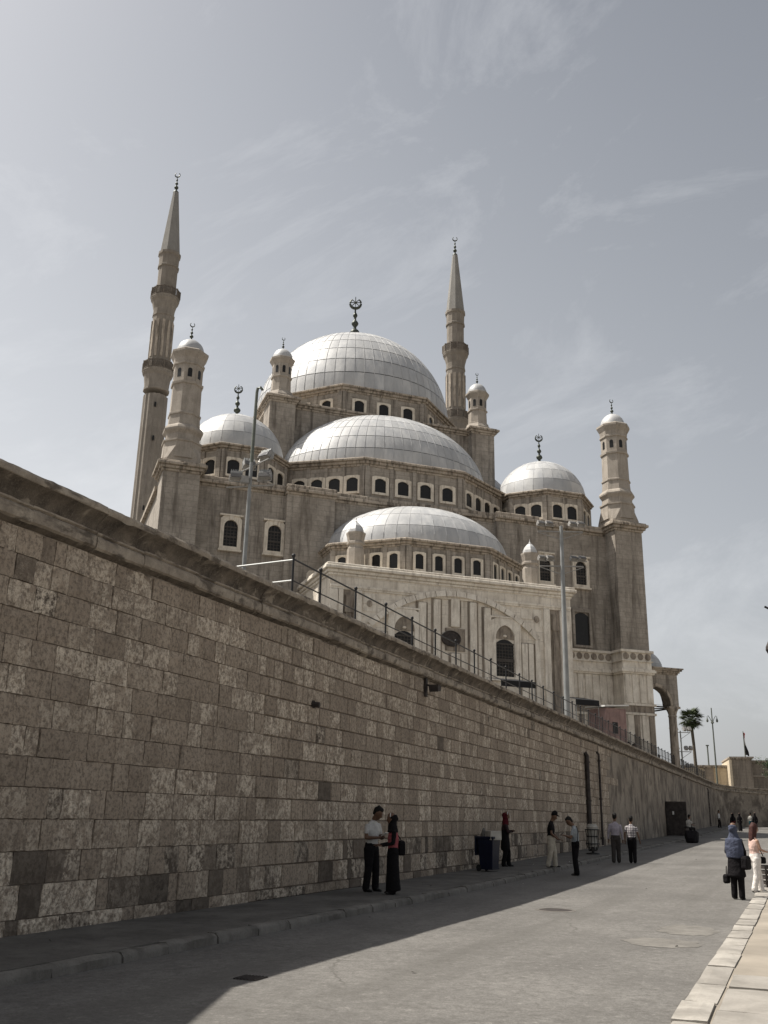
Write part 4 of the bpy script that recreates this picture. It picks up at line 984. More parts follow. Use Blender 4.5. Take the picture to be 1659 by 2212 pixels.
sp_ = thing('slim_post', 'slim bare post standing on the cream building roof', 'post', (55.6, 166, 10.6)); MB().tube([(0,0,0), (0,0,3.4)], .12, 6).build('shaft', M_pole_dk, sp_); MB().box(-.25, .25, -.1, .1, 3.2, 3.4).build('head', M_pole_dk, sp_)
# palace-like building
bd = thing('palace_building', 'long building in lit cream and shaded brown tones with square corner towers beyond the far wall', 'building', (57, 165, 5), R(-14))
def blk(nm, x0, x1, y0, y1, h, mat):
    b = MB().box(x0, x1, y0, y1, 0, h).build(nm, mat, bd)
    cornice_poly([(x0, y0), (x1, y0), (x1, y1), (x0, y1)], [(.15, h, h+.2), (.35, h+.203, h+.45)]).build('cornice', M_trim, b); return b
blk('side_wing', -10, 1.9, 4, 16, 5.4, M_cream_lit); blk('corner_tower', 2.0, 5.2, 0, 14, 6.6, M_brown_shade); blk('main_range', 5.3, 26, 1.5, 14, 6.1, M_brown_shade); blk('corner_tower', -2.2, -.7, 3.2, 8, 5.35, M_brown_shade)
b2 = MB().box(1.6, 2.0, -.3, 13, 0, 6.5).build('lit_return', M_cream_lit, bd)  # slab added so the tower's left face carries a sunlit tone
for x in (8.6, 10.4, 12.2, 14.): 
    P_ = arch_pts(1.1, .3, 2.8, 'round', 8); w = MB().add([(x+a, 1.47, z) for a, z in P_], [tuple(range(len(P_)))]).build('window', M_pane, bd)
    o_ = arch_pts(1.5, .1, 2.8, 'round', 8); MB().frame([(x+a, z) for a, z in o_], [(x+a, z) for a, z in P_], 1.3, 1.52).build('arch_frame', M_cream_lit, w)
MB().box(5.2, 26, 1.3, 1.48, 3.9, 4.1).build('string_course', M_trim, bd)
fp = thing('flagpole', 'flagpole with a limp red white and black flag on the far roof', 'flag', (61.9, 166, 10.8))
MB().tube([(0, 0, 0), (-.02, 0, 5.6)], [.11, .06], 8).build('pole', M_pole_dk, fp)
def flagband(nm, z0, z1, mat):
    rings = []
    for k in range(7):
        z = z0+(z1-z0)*k/6; w = .35+.3*math.sin(z*1.1); rings.append([(.05+w*t+.06*math.sin(9*t+z*2), .12*math.sin(7*t+z*1.5), z-.25*t) for t in [j/8 for j in range(9)]])
    mb = MB().loft(rings, cap=False, closed=False); o = mb.build(nm, mat, fp, smooth=True); so = o.modifiers.new('t', 'SOLIDIFY'); so.thickness = .02
flagband('red_band', 4.5, 5.4, M_red); flagband('white_band', 3.4, 4.5, M_white); flagband('black_band', 1.7, 3.4, M_black)
# broadleaf tree at the right edge, beyond the far wall
tr_ = thing('broadleaf_tree', 'dark leafy tree at the right edge above the far wall', 'tree', (53.4, 133, 4.5))
MB().tube([(0, 0, 0), (.1, 0, 2.4), (.3, 0, 4)], [.25, .18, .1], 8).build('trunk', M_bark, tr_)
for bx in ((-.9, .2, 4.2), (.8, -.3, 4.4), (.1, .5, 4.8)): MB().tube([(.1, 0, 2.2), (bx[0]*.5, bx[1]*.5, 3.4), bx], [.1, .07, .03], 6).build('limb', M_bark, tr_)
cl = MB()
for k in range(26):
    c = Vector((random.gauss(0, 1.1), random.gauss(0, .9), 4.5+random.gauss(0, .55)))
    for i in range(70):
        p = c+Vector((random.gauss(0, .32), random.gauss(0, .32), random.gauss(0, .22))); a = Vector((random.uniform(-1, 1), random.uniform(-1, 1), random.uniform(-.6, .6))).normalized()*.11; b_ = a.cross(Vector((random.uniform(-1, 1), random.uniform(-1, 1), 1))).normalized()*.06
        cl.add([p-a, p+b_, p+a, p-b_], [(0,1,2,3)])
cl.build('crown', M_leaf2, tr_)
# street lamp standing just right of the view, its arms reach in
lp = thing('street_lamp', 'black street lamp whose arm and lantern reach in at the right edge', 'lamp post', (11.05, 25, gz(25)-.1))
MB().tube([(0, 0, 0), (0, 0, 7.4)], [.09, .06], 10).build('pole', M_iron, lp)
MB().lathe([(.2, 0), (.2, .3), (.12, .45), (.1, .9)], 12).build('base', M_iron, lp)
for sx in (-1, 1):
    MB().tube([(0, 0, 6.75), (sx*.45, 0, 7.0), (sx*.84, 0, 7.2)], .028, 6).build('arm', M_iron, lp)
    MB().tube([(0, 0, 6.3), (sx*.5, 0, 6.45), (sx*.8, 0, 6.28)], .02, 6).build('lower_arm', M_iron, lp)
    MB().lathe([(.03, 6.3), (.12, 6.12), (.13, 6.04), (.05, 5.88), (.02, 5.84)], 8, sx*.8, 0).build('lantern', M_rust, lp)

# ================================================================== people
def cloth(name, col, var=.15): return plain(name, col, .88, var=var, scale=9, bmp=.9, kind='obj', spec=.12)
M_skin = plain('skin_brown', (.13,.072,.045), .55, var=.08, bmp=0, kind='obj'); M_skin2 = plain('skin_light', (.36,.22,.16), .55, var=.08, bmp=0, kind='obj')
M_hair = plain('black_hair', (.008,.007,.006), .85, var=.4, scale=20, bmp=.2, kind='obj'); M_hair2 = plain('auburn_hair', (.05,.018,.014), .75, var=.4, scale=20, bmp=.3, kind='obj')
M_shoe = plain('black_shoe', (.012,.011,.01), .5, bmp=0, kind='obj'); M_eye = plain('eye_dark', (.01,.008,.008), .3, bmp=0, kind='obj')
def segs(path):  # path of (point, rx, ry)
    return path
class Body:
    def __init__(s): s.parts = []
    def add(s, lab, pts): s.parts.append((lab, [(Vector(p), a, b) for p, a, b in pts])); return s
KS = [1.]
def ring_frame(d):
    x = Vector((1, 0, 0)); 
    if abs(d.x) > .85: x = Vector((0, 0, 1))
    b = d.cross(x).normalized(); a = b.cross(d).normalized(); return a, b
def loft_part(mb, pts, n=14):
    rings = []
    k = len(pts)
    d0 = (pts[1][0]-pts[0][0]).normalized(); d1 = (pts[-1][0]-pts[-2][0]).normalized()
    def ring(p, a, b, rx, ry): return [p+a*rx*math.cos(2*PI*i/n)+b*ry*math.sin(2*PI*i/n) for i in range(n)]
    a, b = ring_frame(d0); r = min(pts[0][1], pts[0][2]); r *= .12 if r > .1*KS[0] else 1
    for t in (80, 50, 22): rings.append(ring(pts[0][0]-d0*r*math.sin(R(t)), a, b, pts[0][1]*math.cos(R(t)), pts[0][2]*math.cos(R(t))))
    for i, (p, rx, ry) in enumerate(pts):
        d = (pts[min(i+1, k-1)][0]-pts[max(i-1, 0)][0]).normalized(); a, b = ring_frame(d); rings.append(ring(p, a, b, rx, ry))
    a, b = ring_frame(d1); r = min(pts[-1][1], pts[-1][2]); r *= .12 if r > .1*KS[0] else 1
    for t in (22, 50, 80): rings.append(ring(pts[-1][0]+d1*r*math.sin(R(t)), a, b, pts[-1][1]*math.cos(R(t)), pts[-1][2]*math.cos(R(t))))
    mb.loft(rings)
def fuse(parts, voxel, smooth=6):
    """one continuous surface from overlapping lofts"""
    mb = MB()
    for lab, pts in parts: loft_part(mb, pts)
    o = link('tmp', mb.mesh('tmp'))
    r_ = o.modifiers.new('r', 'REMESH'); r_.mode = 'VOXEL'; r_.voxel_size = voxel
    sm = o.modifiers.new('s', 'SMOOTH'); sm.iterations = smooth; sm.factor = .5
    dg = bpy.context.evaluated_depsgraph_get(); me = bpy.data.meshes.new_from_object(o.evaluated_get(dg))
    old = o.data; bpy.data.objects.remove(o); bpy.data.meshes.remove(old); return me
def colour(me, parts, mats):
    order = list(mats.keys()); me.materials.clear()
    for k in order: me.materials.append(mats[k])
    nf = len(me.polygons); c = np.empty(nf*3); me.polygons.foreach_get('center', c); c = c.reshape(-1, 3)
    best = np.full(nf, 1e9); idx = np.zeros(nf, int)
    for lab, pts in parts:
        for (p, ra, rb), (q, sa, sb) in zip(pts[:-1], pts[1:]):
            P_, Q_ = np.array(p), np.array(q); d = Q_-P_; L = max(1e-9, d@d); t = np.clip(((c-P_)@d)/L, 0, 1)
            rad = (ra+rb)/2*(1-t)+(sa+sb)/2*t; D = np.linalg.norm(c-(P_+t[:, None]*d), axis=1)/rad
            m_ = D < best; best[m_] = D[m_]; idx[m_] = order.index(lab)
    me.polygons.foreach_set('material_index', idx.astype(np.int32)); me.polygons.foreach_set('use_smooth', [True]*nf)
def person(label, loc, face, h, top, legs, mats, larm, rarm, lean=0., head=0., turn=0., stance=((-.1, 0), (.1, 0)), skirt=None, sleeve='short', hair='short', hairmat=None, scarf=None, scarf_long=False, coat=None, fine=.017, female=False, seated=False, group=None, skin=None, band=None, stoop=0.):
    """face: heading of the front, degrees clockwise from +Y; poses in a 1.72 m figure with front = -y"""
    rot = R(180-face); t = thing('person', label, 'person', loc, rot, group)
    k = h/1.72; B = Body(); sk = skin or M_skin
    f = -1; hipz = .93 if not seated else .5
    up = Vector((0, -math.sin(R(lean)), math.cos(R(lean))))
    pel = Vector((0, 0, hipz)); sh = pel+up*.49; nk = sh+up*.07+Vector((0, -.01, 0)); w = .9 if female else 1.
    B.add('top', [(pel+up*.05, .172, .128), (pel+up*.14, .162 if not female else .142, .122), (pel+up*.3, .187*w, .134), (pel+up*.42, .188*w, .112), (sh, .13*w, .08)])
    B.add('legs', [(pel+up*-.1, .165, .125), (pel+up*.03, .178, .134)])
    hd = R(head); hu = Vector((0, -math.sin(hd+R(lean)), math.cos(hd+R(lean)))); hf = Vector((0, -math.cos(hd+R(lean)), -math.sin(hd+R(lean))))
    tr2 = Matrix.Rotation(R(turn), 3, 'Z'); hu2, hf2 = tr2 @ hu, tr2 @ hf
    B.add('skin', [(nk-up*.04, .06, .06), (nk+hu*.07, .055, .058)])
    hc = nk+hu*.165+hf2*.02
    HD = lambda q: [(nk+(p_-nk)*1.12, a_*1.14, b_*1.14) for p_, a_, b_ in q]
    B.add('skin', HD([(hc-hu*.075+hf2*.025, .05, .058), (hc-hu*.03+hf2*.012, .066, .082), (hc+hu*.035, .074, .094), (hc+hu*.07, .066, .082)]))
    B.add('skin', HD([(hc+hf2*.085+hu*.012, .011, .012), (hc+hf2*.108-hu*.022, .017, .014)]))       # nose
    B.add('skin', HD([(hc+hf2*.078-hu*.062, .024, .012), (hc+hf2*.08-hu*.068, .022, .01)]))         # lips and chin
    hr = hu2.cross(hf2).normalized()
    for sx in (-1, 1): B.add('skin', HD([(hc+hr*sx*.076+hu*.02, .012, .022), (hc+hr*sx*.078-hu*.02, .01, .018)]))
    for sx, arm in ((-1, larm), (1, rarm)):
        S_ = sh+Vector((sx*.185*w, .0, -.03)); E_ = pel+Vector(arm[0]); W_ = pel+Vector(arm[1])
        if sleeve == 'none': cuts = 0
        rs = 1.15 if sleeve != 'none' else .92
        SL = 'sleeve' if 'sleeve' in mats else 'top'; up_lab = SL if sleeve != 'none' else 'skin'
        B.add(up_lab, [(S_-Vector((sx*.05, 0, 0)), .06*w, .066*w), (S_, .058*w*rs, .062*w*rs), (S_.lerp(E_, .55), .05*w*rs, .052*w*rs)] if sleeve == 'short' else [(S_-Vector((sx*.05, 0, 0)), .055*w, .06*w), (S_, .055*w*rs, .056*w*rs), (E_, .044*w*rs, .046*w*rs)])
        if sleeve == 'short': B.add('skin', [(S_.lerp(E_, .5), .042*w, .044*w), (E_, .038*w, .04*w)])
        fl = SL if sleeve == 'long' else 'skin'
        B.add(fl, [(E_, .042*w*(1.1 if fl != 'skin' else .95), .042*w*(1.1 if fl != 'skin' else .95)), (E_.lerp(W_, .4), .042*w, .042*w), (W_, .03*w*(1.2 if fl != 'skin' else 1), .03*w*(1.2 if fl != 'skin' else 1))])
        fd = (W_-E_).normalized(); hdv = Vector(arm[2]).normalized() if len(arm) > 2 else fd
        B.add('skin', [(W_, .024, .026), (W_+hdv*.05, .036, .022), (W_+hdv*.095, .036, .018)])
    feet = []
    for sx, (fx, fy) in zip((-1, 1), stance):
        H_ = pel+Vector((sx*.085, 0, -.02))
        if seated: K_ = Vector((sx*.13, -.42, .5)); A_ = Vector((sx*.13, -.36, .1))
        else: A_ = Vector((fx, fy, .085)); K_ = H_.lerp(A_, .52)+Vector((0, -.035-.02*abs(fy)*3, 0))
        if not skirt:
            B.add('legs', [(H_, .108, .125), (H_.lerp(K_, .5), .1, .108), (K_, .084, .088), (K_.lerp(A_, .5), .08, .084), (A_+Vector((0, 0, .0)), .078, .082)])
        B.add('shoe', [(A_+Vector((0, .035, -.04)), .04, .042), (A_+Vector((0, -.07, -.045)), .042, .036), (A_+Vector((0, -.16, -.053)), .036, .028)])
    if skirt:
        B.add('legs', [(pel+up*.1, .145, .11), (pel+up*.0, .175, .14), (pel+Vector((0, 0, -.3)), .17, .15), (Vector((0, .01, .35)), skirt*.88, skirt*.8), (Vector((0, .02, .09)), skirt, skirt*.92)])
    if coat:
        B.add('coat', [(pel+up*.3, .182*w, .13), (pel+up*.1, .18, .135), (pel+up*-.1, .2, .155), (pel+Vector((0, .0, -.38)), coat, coat*.85)])
    KS[0] = k
    sc_ = [(lab, [(p*k, a*k, b*k) for p, a, b in pts]) for lab, pts in B.parts]
    me = fuse(sc_, fine); colour(me, sc_, {kk: mats.get(kk, sk if kk == 'skin' else (M_shoe if kk == 'shoe' else mats['legs'])) for kk in ('top', 'skin', 'legs', 'shoe', 'coat', 'sleeve')})
    body = link('body', me, t)
    if fine < .025:      # fingers, eyes
        fm = MB()
        for sx, arm in ((-1, larm), (1, rarm)):
            E_ = pel+Vector(arm[0]); W_ = pel+Vector(arm[1]); hdv = Vector(arm[2]).normalized() if len(arm) > 2 else (W_-E_).normalized()
            side = hdv.cross(Vector((0, 0, 1))); side = side.normalized() if side.length > .1 else Vector((0, 1, 0)); pn = side.cross(hdv)
            for i, L in enumerate((.062, .075, .07, .055)):
                q = W_+hdv*.098+side*(.025-.017*i); fm.tube([q*k, (q+hdv*L*.5-pn*.006)*k, (q+hdv*L-pn*.022)*k], [.0085*k, .008*k, .006*k], 6)
            q = W_+hdv*.035+side*.03; fm.tube([q*k, (q+hdv*.03+side*.02)*k, (q+hdv*.062+side*.018-pn*.01)*k], [.011*k, .01*k, .007*k], 6)
        fm.build('fingers', sk, body, smooth=True)
        em = MB()
        for sx in (-1, 1): em.ball((nk+(hc+hf2*.087+hr*sx*.03+hu*.03-nk)*1.13)*k, .011*k, .008*k, .007*k, 6, 4)
        em.build('eyes', M_eye, body)
    if hair:
        H = []
        if hair == 'short': H = [('h', [(hc+hu*.045-hf2*.035, .078, .07), (hc+hu*.085-hf2*.012, .074, .09), (hc+hu*.095+hf2*.03, .06, .05)]), ('h', [(hc-hu*.03-hf2*.06, .06, .035), (hc+hu*.06-hf2*.055, .074, .055)])]
        if hair == 'long': H = [('h', [(hc+hu*.05-hf2*.03, .082, .078), (hc+hu*.09-hf2*.01, .076, .094), (hc+hu*.09+hf2*.035, .06, .05)]), ('h', [(hc+hu*.05-hf2*.06, .085, .06), (hc-hu*.1-hf2*.075, .088, .05), (hc-hu*.24-hf2*.08, .085, .04), (hc-hu*.32-hf2*.08, .06, .03)])] + [('h', [(hc+hu*.06+hr*sx*.07, .02, .05), (hc-hu*.12+hr*sx*.082-hf2*.02, .022, .04), (hc-hu*.25+hr*sx*.07-hf2*.01, .018, .03)]) for sx in (-1, 1)]
        if hair == 'cap': H = [('h', [(hc+hu*.05-hf2*.025, .084, .08), (hc+hu*.095-hf2*.005, .082, .098), (hc+hu*.11, .07, .08)]), ('h', [(hc+hu*.07+hf2*.08, .065, .02), (hc+hu*.06+hf2*.15, .05, .012)])]
        H = [(l, [(p*k, a*k, b*k) for p, a, b in HD(q)]) for l, q in H]; hm = fuse(H, fine*.8, 4); hm.materials.clear(); hm.materials.append(hairmat or M_hair); hm.polygons.foreach_set('use_smooth', [True]*len(hm.polygons))
        link('cap' if hair == 'cap' else 'hair', hm, t)
    if scarf:
        H = [('h', [(hc-hu*.02-hf2*.03, .09, .088), (hc+hu*.03-hf2*.032, .096, .104), (hc+hu*.055-hf2*.026, .09, .098)]), ('h', [(hc+hu*.03-hf2*.07, .07, .06), (hc+hu*.0-hf2*.1, .06, .05)]),
             ('h', [(hc+hu*.02-hf2*.045, .09, .075), (hc-hu*.1-hf2*.02, .092, .085), (nk-up*.03, .13, .1), (nk-up*.1, .17, .115)]),
             ('h', [(hc-hu*.115+hf2*.03, .07, .05), (nk-up*.02-Vector((0, .05, 0)), .09, .06)])]
        if scarf_long: H += [('h', [(nk-up*.05, .19, .125), (nk-up*.25, .215, .15), (nk-up*.45, .19, .15)])]
        H = [(l, [(p*k, a*k, b*k) for p, a, b in HD(q)]) for l, q in H]; hm = fuse(H, fine*.8, 4); hm.materials.clear(); hm.materials.append(scarf); hm.polygons.foreach_set('use_smooth', [True]*len(hm.polygons))
        link('headscarf', hm, t)
        if band:
            pts = [hc+hu*(.105*math.cos(a)+.015)+hr*.09*math.sin(a)+hf2*(.045-.025*math.cos(a)) for a in [R(-75+15*i) for i in range(11)]]
            MB().tube([(nk+(p-nk)*1.13)*k for p in pts], .011*k, 6).build('hair_band', band, t, smooth=True)
    t['_k'] = k
    return t
def bag(parent, lab, loc, w, d, h_, mat, strap=None, rot=0):
    b = MB().loft([[(-w*a, -d*a, z), (w*a, -d*a, z), (w*a, d*a, z), (-w*a, d*a, z)] for a, z in ((.85, 0), (1, .04), (1, h_*.8), (.8, h_), (.5, h_*1.02))]).build(lab, mat, parent, loc=loc, rot=rot, bevel=.02)
    if strap: MB().tube([Vector(p)-Vector(loc) for p in strap], .012, 5).build('strap', mat, b)
    return b
c_white = cloth('white_shirt', (.5,.49,.47)); c_dark = cloth('dark_trousers', (.012,.011,.012)); c_black = cloth('black_cloth', (.009,.008,.009)); c_pink = cloth('rose_top', (.28,.075,.085))
c_red = cloth('dark_red_scarf', (.07,.008,.012)); c_redprint = plain('dark_red_print', (.02,.008,.01), .85, var=.9, scale=22, bmp=.1, kind='obj'); c_beige = cloth('beige_trousers', (.42,.38,.31)); c_grey = cloth('grey_tee', (.26,.28,.29))
c_lav = cloth('lavender_shirt', (.3,.275,.31)); c_char = cloth('charcoal_trousers', (.045,.04,.037)); c_blue = cloth('slate_blue_scarf', (.06,.068,.1)); c_ppink = cloth('pale_pink_top', (.62,.44,.38)); c_wpant = cloth('white_trousers', (.68,.64,.6)); c_teal = cloth('teal_dress', (.02,.06,.07)); c_grey2 = cloth('light_grey_shirt', (.36,.35,.32))
def plaid():
    m, t, p = newmat('plaid_shirt'); o = nd(t, 'ShaderNodeTexCoord').outputs['Object']; s_ = nd(t, 'ShaderNodeSeparateXYZ'); t.links.new(o, s_.inputs[0])
    fs = [ramp(t, math_(t, 'FRACT', math_(t, 'MULTIPLY', s_.outputs[i], 11.)), [(.0, 1), (.25, 1), (.3, 0), (1, 0)]) for i in (0, 2)]
    c = mix(t, fs[0], (.4,.38,.37), (.12,.1,.12)); c = mix(t, fs[1], c, (.1,.085,.1)); t.links.new(c, p.inputs['Base Color']); p.inputs['Roughness'].default_value = .85; return m
c_plaid = plaid()
hang = lambda sx: ((sx*.235, .02, .2), (sx*.245, -.04, -.04))
def ang(dx, dy): return math.degrees(math.atan2(dx, dy))
# the talking couple
man = person('man in a white short-sleeved shirt and dark trousers looking down at his hands', GP(24.65, .84), 128, 1.72, 0, 0, dict(top=c_white, legs=c_dark),
       ((-.27, -.06, .19), (-.08, -.27, .2), (.9, -.3, .05)), ((.26, -.08, .18), (.09, -.29, .22), (-.8, -.4, .1)), lean=4, head=28, turn=20, stance=((-.13, .03), (.13, -.03)))
MB().box(-.05, .05, -.006, .006, -.07, .07).build('notepad', M_white, man, loc=(0, -.36, 1.2), rot=(R(60), 0, 0))
MB().lathe([(.168, .9), (.172, .905), (.172, .94), (.168, .945)], 20).xf(Matrix.Diagonal((1, .74, 1, 1))).build('belt', M_shoe, man)
wom = person('woman in a black headscarf with white band, rose top, long black skirt and shoulder bag', GP(24.3, 1.5), 262, 1.57, 0, 0, dict(top=c_pink, legs=c_black, sleeve=c_black),
       ((-.22, -.03, .2), (-.12, -.28, .16), (.2, -1, 0)), ((.22, -.03, .2), (.12, -.26, .14), (-.2, -1, 0)), head=4, skirt=.2, sleeve='long', hair=None, scarf=c_black, female=True, band=M_white)
bag(wom, 'shoulder_bag', (-.12, .2, .78), .15, .07, .3, c_black, [(-.12, .2, 1.08), (-.17, .06, 1.3), (-.14, -.02, 1.32), (-.05, .14, 1.1)])
# woman in red by the bin
person('woman in a dark red headscarf and dark patterned dress standing by the wall', GP(36.3, .6), 98, 1.63, 0, 0, dict(top=c_redprint, legs=c_black),
       ((-.22, -.1, .2), (.02, -.26, .22), (1, -.3, .1)), ((.22, -.12, .22), (.0, -.28, .26), (-1, -.2, .1)), head=6, sleeve='long', hair=None, scarf=c_red, female=True, coat=.2, stance=((-.09, .08), (.09, -.1)), fine=.02, band=M_white)
person('man in a black cap, black tee shirt and beige trousers looking at his hands', GP(36.8, 2.0), 105, 1.66, 0, 0, dict(top=c_black, legs=c_beige),
       ((-.25, -.05, .16), (-.08, -.24, -.02), (.5, -1, -.1)), ((.25, -.06, .16), (.1, -.26, -.02), (-.3, -1, -.2)), lean=3, head=20, stance=((-.1, .1), (.1, -.12)), hair='cap', hairmat=c_black, fine=.02)
pm = person('man in a grey tee shirt and black trousers bent over a phone at the kerb', GP(35.4, 3.1, -.13), 285, 1.68, 0, 0, dict(top=c_grey, legs=c_black),
       ((-.24, -.12, .2), (-.06, -.3, .26), (.3, -1, .2)), ((.24, -.12, .2), (.06, -.3, .26), (-.3, -1, .2)), lean=2, head=35, stance=((-.1, 0), (.1, .03)), fine=.02)
MB().box(-.035, .035, -.006, .006, -.07, .07).build('phone', M_shoe, pm, loc=(0, -.4, 1.22), rot=(R(-50), 0, 0))
bag(pm, 'waist_bag', (.2, .08, .86), .07, .05, .16, c_black, [(.2, .08, 1.0), (.16, .1, 1.3), (.02, .06, 1.45), (-.12, -.1, 1.35)])
# two men walking away
person('man walking away in a lavender shirt and charcoal trousers', GP(43.5, 2.95, -.13), 20, 1.72, 0, 0, dict(top=c_lav, legs=c_char), ((-.25, .0, .2), (-.26, -.05, -.05)), ((.25, .02, .2), (.27, -.02, -.04)), stance=((-.08, -.12), (.09, .12)), sleeve='long', fine=.02, head=8)
person('man walking away in a plaid shirt and black trousers', GP(43.6, 3.55, -.13), 18, 1.63, 0, 0, dict(top=c_plaid, legs=c_black), ((-.25, .0, .2), (-.3, -.03, -.03)), ((.26, .02, .2), (.27, -.04, -.04)), stance=((-.09, .1), (.08, -.1)), fine=.02, head=5)
# the two women at the right
bw = person('woman in a slate-blue headscarf and shawl over black clothes, seen from behind', GP(29.2, 8.15, -.13), 40, 1.6, 0, 0, dict(top=c_black, legs=c_black),
       ((-.24, -.04, .18), (-.2, -.18, .02)), ((.24, -.06, .18), (.12, -.26, .06)), sleeve='long', hair=None, scarf=c_blue, scarf_long=True, female=True, coat=.24, stance=((-.1, .02), (.11, -.04)))
bag(bw, 'hand_bag', (.25, -.02, .34), .06, .09, .2, c_black, [(.25, -.02, .54), (.24, -.03, .72)])
bag(bw, 'shoulder_bag', (-.24, -.02, .66), .07, .15, .3, c_black)
gl = person('girl with long auburn hair, pale pink top and white trousers', GP(31.1, 8.5, -.09), 78, 1.54, 0, 0, dict(top=c_ppink, legs=c_wpant),
       ((-.21, -.06, .2), (-.16, -.29, .14), (.1, -1, .1)), ((.21, -.02, .2), (.18, -.24, .1), (0, -1, .1)), sleeve='none', hair='long', hairmat=M_hair2, female=True, stance=((-.06, .14), (.07, -.16)), skin=M_skin2, head=6)
bag(gl, 'small_bag', (.0, -.2, .68), .1, .05, .16, c_black, [(.06, -.18, .84), (.1, -.12, 1.1), (.1, -.04, 1.32), (-.1, .06, 1.3), (-.08, -.18, .86)])
# man beside the motorcycle
mc = thing('motorcycle', 'dark motorcycle parked at the kerb near the iron door', 'motorcycle', GP(74.5, 2.55, -.07), WANG+R(-12))
for x in (-.62, .66):
    wl = MB(); n = 18; rings = [[(x+(.26+.05*math.cos(a))*math.cos(b), .05*math.sin(a), .31+(.26+.05*math.cos(a))*math.sin(b)) for a in [2*PI*i/8 for i in range(8)]] for b in [2*PI*j/n for j in range(n+1)]]
    wl.loft(rings, cap=False); w_ = wl.build('wheel', M_shoe, mc, smooth=True)
    MB().lathe([(.05, -.06), (.24, -.015), (.24, .015), (.05, .06)], 14).xf(Matrix.Translation((x, 0, .31)) @ Matrix.Rotation(PI/2, 4, 'X')).build('rim', M_flood, w_)
MB().loft([[(x, -w, z), (x, w, z), (x, w*.8, z2), (x, -w*.8, z2)] for x, w, z, z2 in ((-.75, .08, .6, .8), (-.4, .13, .45, .82), (0, .16, .3, .85), (.3, .12, .4, .95), (.45, .06, .7, 1.0))]).build('engine_body', M_rust, mc, bevel=.03)
MB().loft([[(x, -w, z), (x, w, z), (x, w, z+.1), (x, -w, z+.1)] for x, w, z in ((-.8, .1, .84), (-.4, .14, .8), (0, .13, .8))]).build('seat', M_shoe, mc, bevel=.03)
MB().tube([(.66, -.07, .31), (.5, -.07, .8), (.42, -.08, 1.05)], .025, 6).build('fork', M_flood, mc); MB().tube([(.66, .07, .31), (.5, .07, .8), (.42, .08, 1.05)], .025, 6).build('fork', M_flood, mc)
MB().tube([(.3, -.36, 1.08), (.42, -.1, 1.08), (.42, .1, 1.08), (.3, .36, 1.08)], .018, 6).build('handlebar', M_iron, mc)
MB().ball((.56, 0, .92), .09, .09, .1, 10, 6).build('headlight', M_glass, mc)
tag(MB().loft([[(x, -w, 0), (x+.05, -w*1.1, h_), (x+.05, w*1.1, h_), (x, w, 0)] for x, w, h_ in ((-.9, .2, .3), (-.4, .35, .75), (.3, .38, .7), (.9, .2, .35))]).build('covered_heap', c_black, None, loc=GP(71.5, 3.0, -.13), rot=WANG, bevel=.08), 'low heap under a black sheet at the kerb', 'heap')
person('man in a light grey shirt sitting on the motorcycle', GP(74.3, 2.55, .22), 60, 1.7, 0, 0, dict(top=c_grey2, legs=c_dark), ((-.25, -.1, .22), (-.22, -.36, .2)), ((.25, -.1, .22), (.22, -.36, .2)), seated=True, lean=8, fine=.028)
# distant walkers
G = 'walkers at the far end of the street'
for lb, s, n, h_, kw in (('man in a white shirt and black trousers by the far wall bend', 117., 1.4, 1.7, dict(top=c_white, legs=c_black)),
        ('woman in dark red skirt, leftmost of the far group', 105., 3.55, 1.66, dict(top=c_black, legs=c_red)),
        ('woman wholly in black beside the dark red skirt', 108., 3.3, 1.62, dict(top=c_black, legs=c_black)),
        ('woman in a flowing black cloak in the middle of the far group', 108.5, 3.95, 1.64, dict(top=c_black, legs=c_black)),
        ('walker in teal with a pale top in the far group', 109., 4.95, 1.7, dict(top=c_grey2, legs=c_teal)),
        ('figure in black, rightmost of the far group', 109., 5.35, 1.7, dict(top=c_black, legs=c_black))):
    fem = 'woman' in lb or 'figure' in lb
    person(lb, GP(s, n, -.13 if n > 2.1 else 0), 10 if n > 2 else 120, h_, 0, 0, kw, hang(-1), hang(1), skirt=.22 if fem else None, sleeve='long', hair=None if fem else 'short', scarf=c_black if fem else None, fine=.033, stance=((-.09, .1), (.09, -.1)), female=fem, group=G)
# people on the terrace behind the railing
for lb, s, nn_, kw in (('person in dark clothes at the railing, left of the portico column', 78.5, -1.3, dict(top=c_black, legs=c_black)),
        ('person in dark grey leaning at the railing, nearest the portico column', 79.6, -1.6, dict(top=c_char, legs=c_black)), ('person alone at the railing below the column foot', 77.0, -1.5, dict(top=c_dark, legs=c_black)),
        ('person in black at the railing right of the portico column', 92., -1.3, dict(top=c_black, legs=c_char))):
    person(lb, SN(s, nn_, 5.3), 100, 1.66, 0, 0, kw, hang(-1), hang(1), sleeve='long', fine=.033, group='people on the terrace')

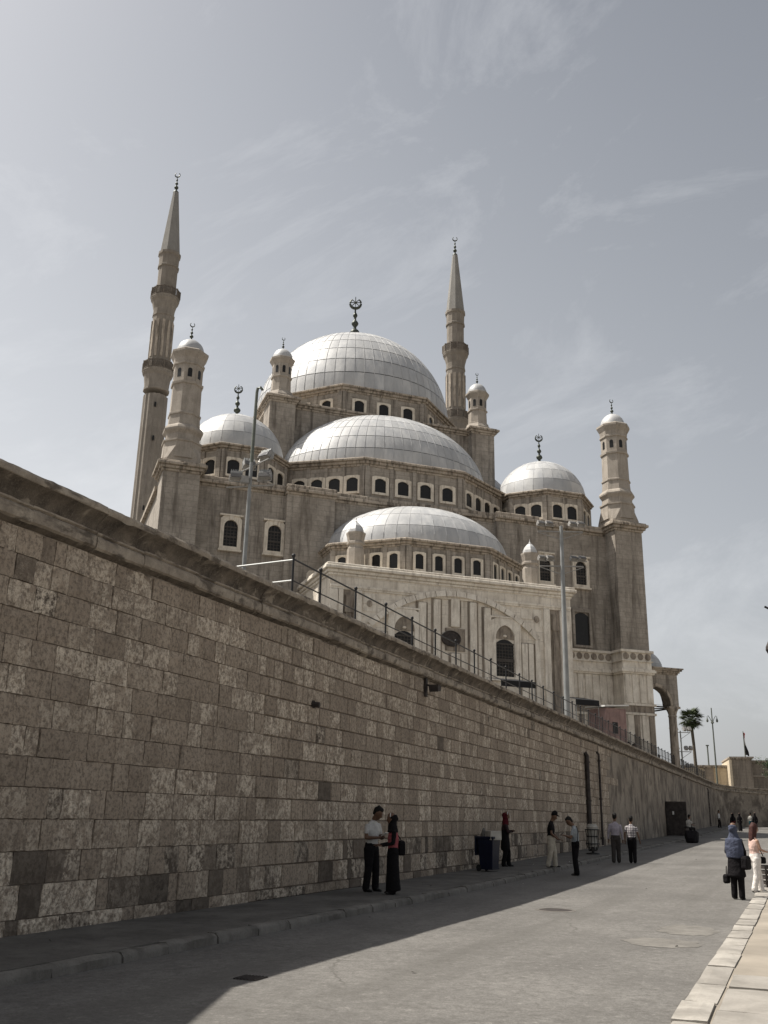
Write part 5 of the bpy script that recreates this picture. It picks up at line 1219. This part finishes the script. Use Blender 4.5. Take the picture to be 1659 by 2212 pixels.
# ------------------------------------------------------------------ small street things
mh = thing('manhole_cover', 'round iron manhole cover in the sunlit road', 'manhole', GP(24.3, 5.0, -.13)); MB().lathe([(.33, 0), (.33, .006), (.3, .012), (.28, .008)], 20).build('cover', M_rust, mh); MB().lathe([(.4, .0), (.4, .005), (.34, .006)], 20).build('ring', M_kerb, mh)
mh = thing('drain_grate', 'small dark drain grate in the shaded road', 'drain', GP(14.2, 3.95, -.128), WANG)
MB().box(-.14, .14, -.14, .14, -.02, .004).build('pit', M_rust, mh)
for k in range(7): MB().box(-.14, .14, -.13+k*.042, -.115+k*.042, .004, .012).build('bar', M_rust, mh)
LIT = {0: ('scrap of litter lying on the shaded left pavement', 'scraps on the left pavement'), 1: ('scrap of litter lying in the shaded gutter by the kerb', 'scraps in the gutter'), 2: ('scrap of litter lying out on the sunlit road', 'scraps on the sunlit road')}
for i in range(34):
    s = random.uniform(9, 50); w_ = random.choice([0, 1, 2]); n = (random.uniform(.3, 1.8), random.uniform(2.2, 2.9), random.uniform(5.2, 8.3))[w_]
    dz = -.126 if n > KERB else .004; q = random.uniform(.012, .035); mat = random.choice([M_white, M_kerb, M_kerb, M_rust])
    mb = MB().add([(-q, -q*.6, 0), (q, -q*.5, .005), (q*.8, q*.7, .02), (-q*.7, q*.6, .006)], [(0,1,2,3)])
    tag(mb.build('litter_scrap', mat, None, loc=GP(s, n, dz), rot=random.uniform(0, 6)), LIT[w_][0], 'litter', LIT[w_][1])
cr8 = thing('slatted_crate', 'low dark slatted crate on the ground behind the girl', 'crate', GP(33.2, 8.75, -.05), WANG+R(20))
for z in (.05, .18, .31, .44):
    for y in (-.25, .25): MB().box(-.4, .4, y-.012, y+.012, z, z+.07).build('slat', M_rust, cr8)
    for x in (-.4, .4): MB().box(x-.012, x+.012, -.235, .235, z, z+.07).build('slat', M_rust, cr8)
for x in (-.37, .37):
    for y in (-.22, .22): MB().box(x-.02, x+.02, y-.02, y+.02, 0, .52).build('corner_post', M_rust, cr8)
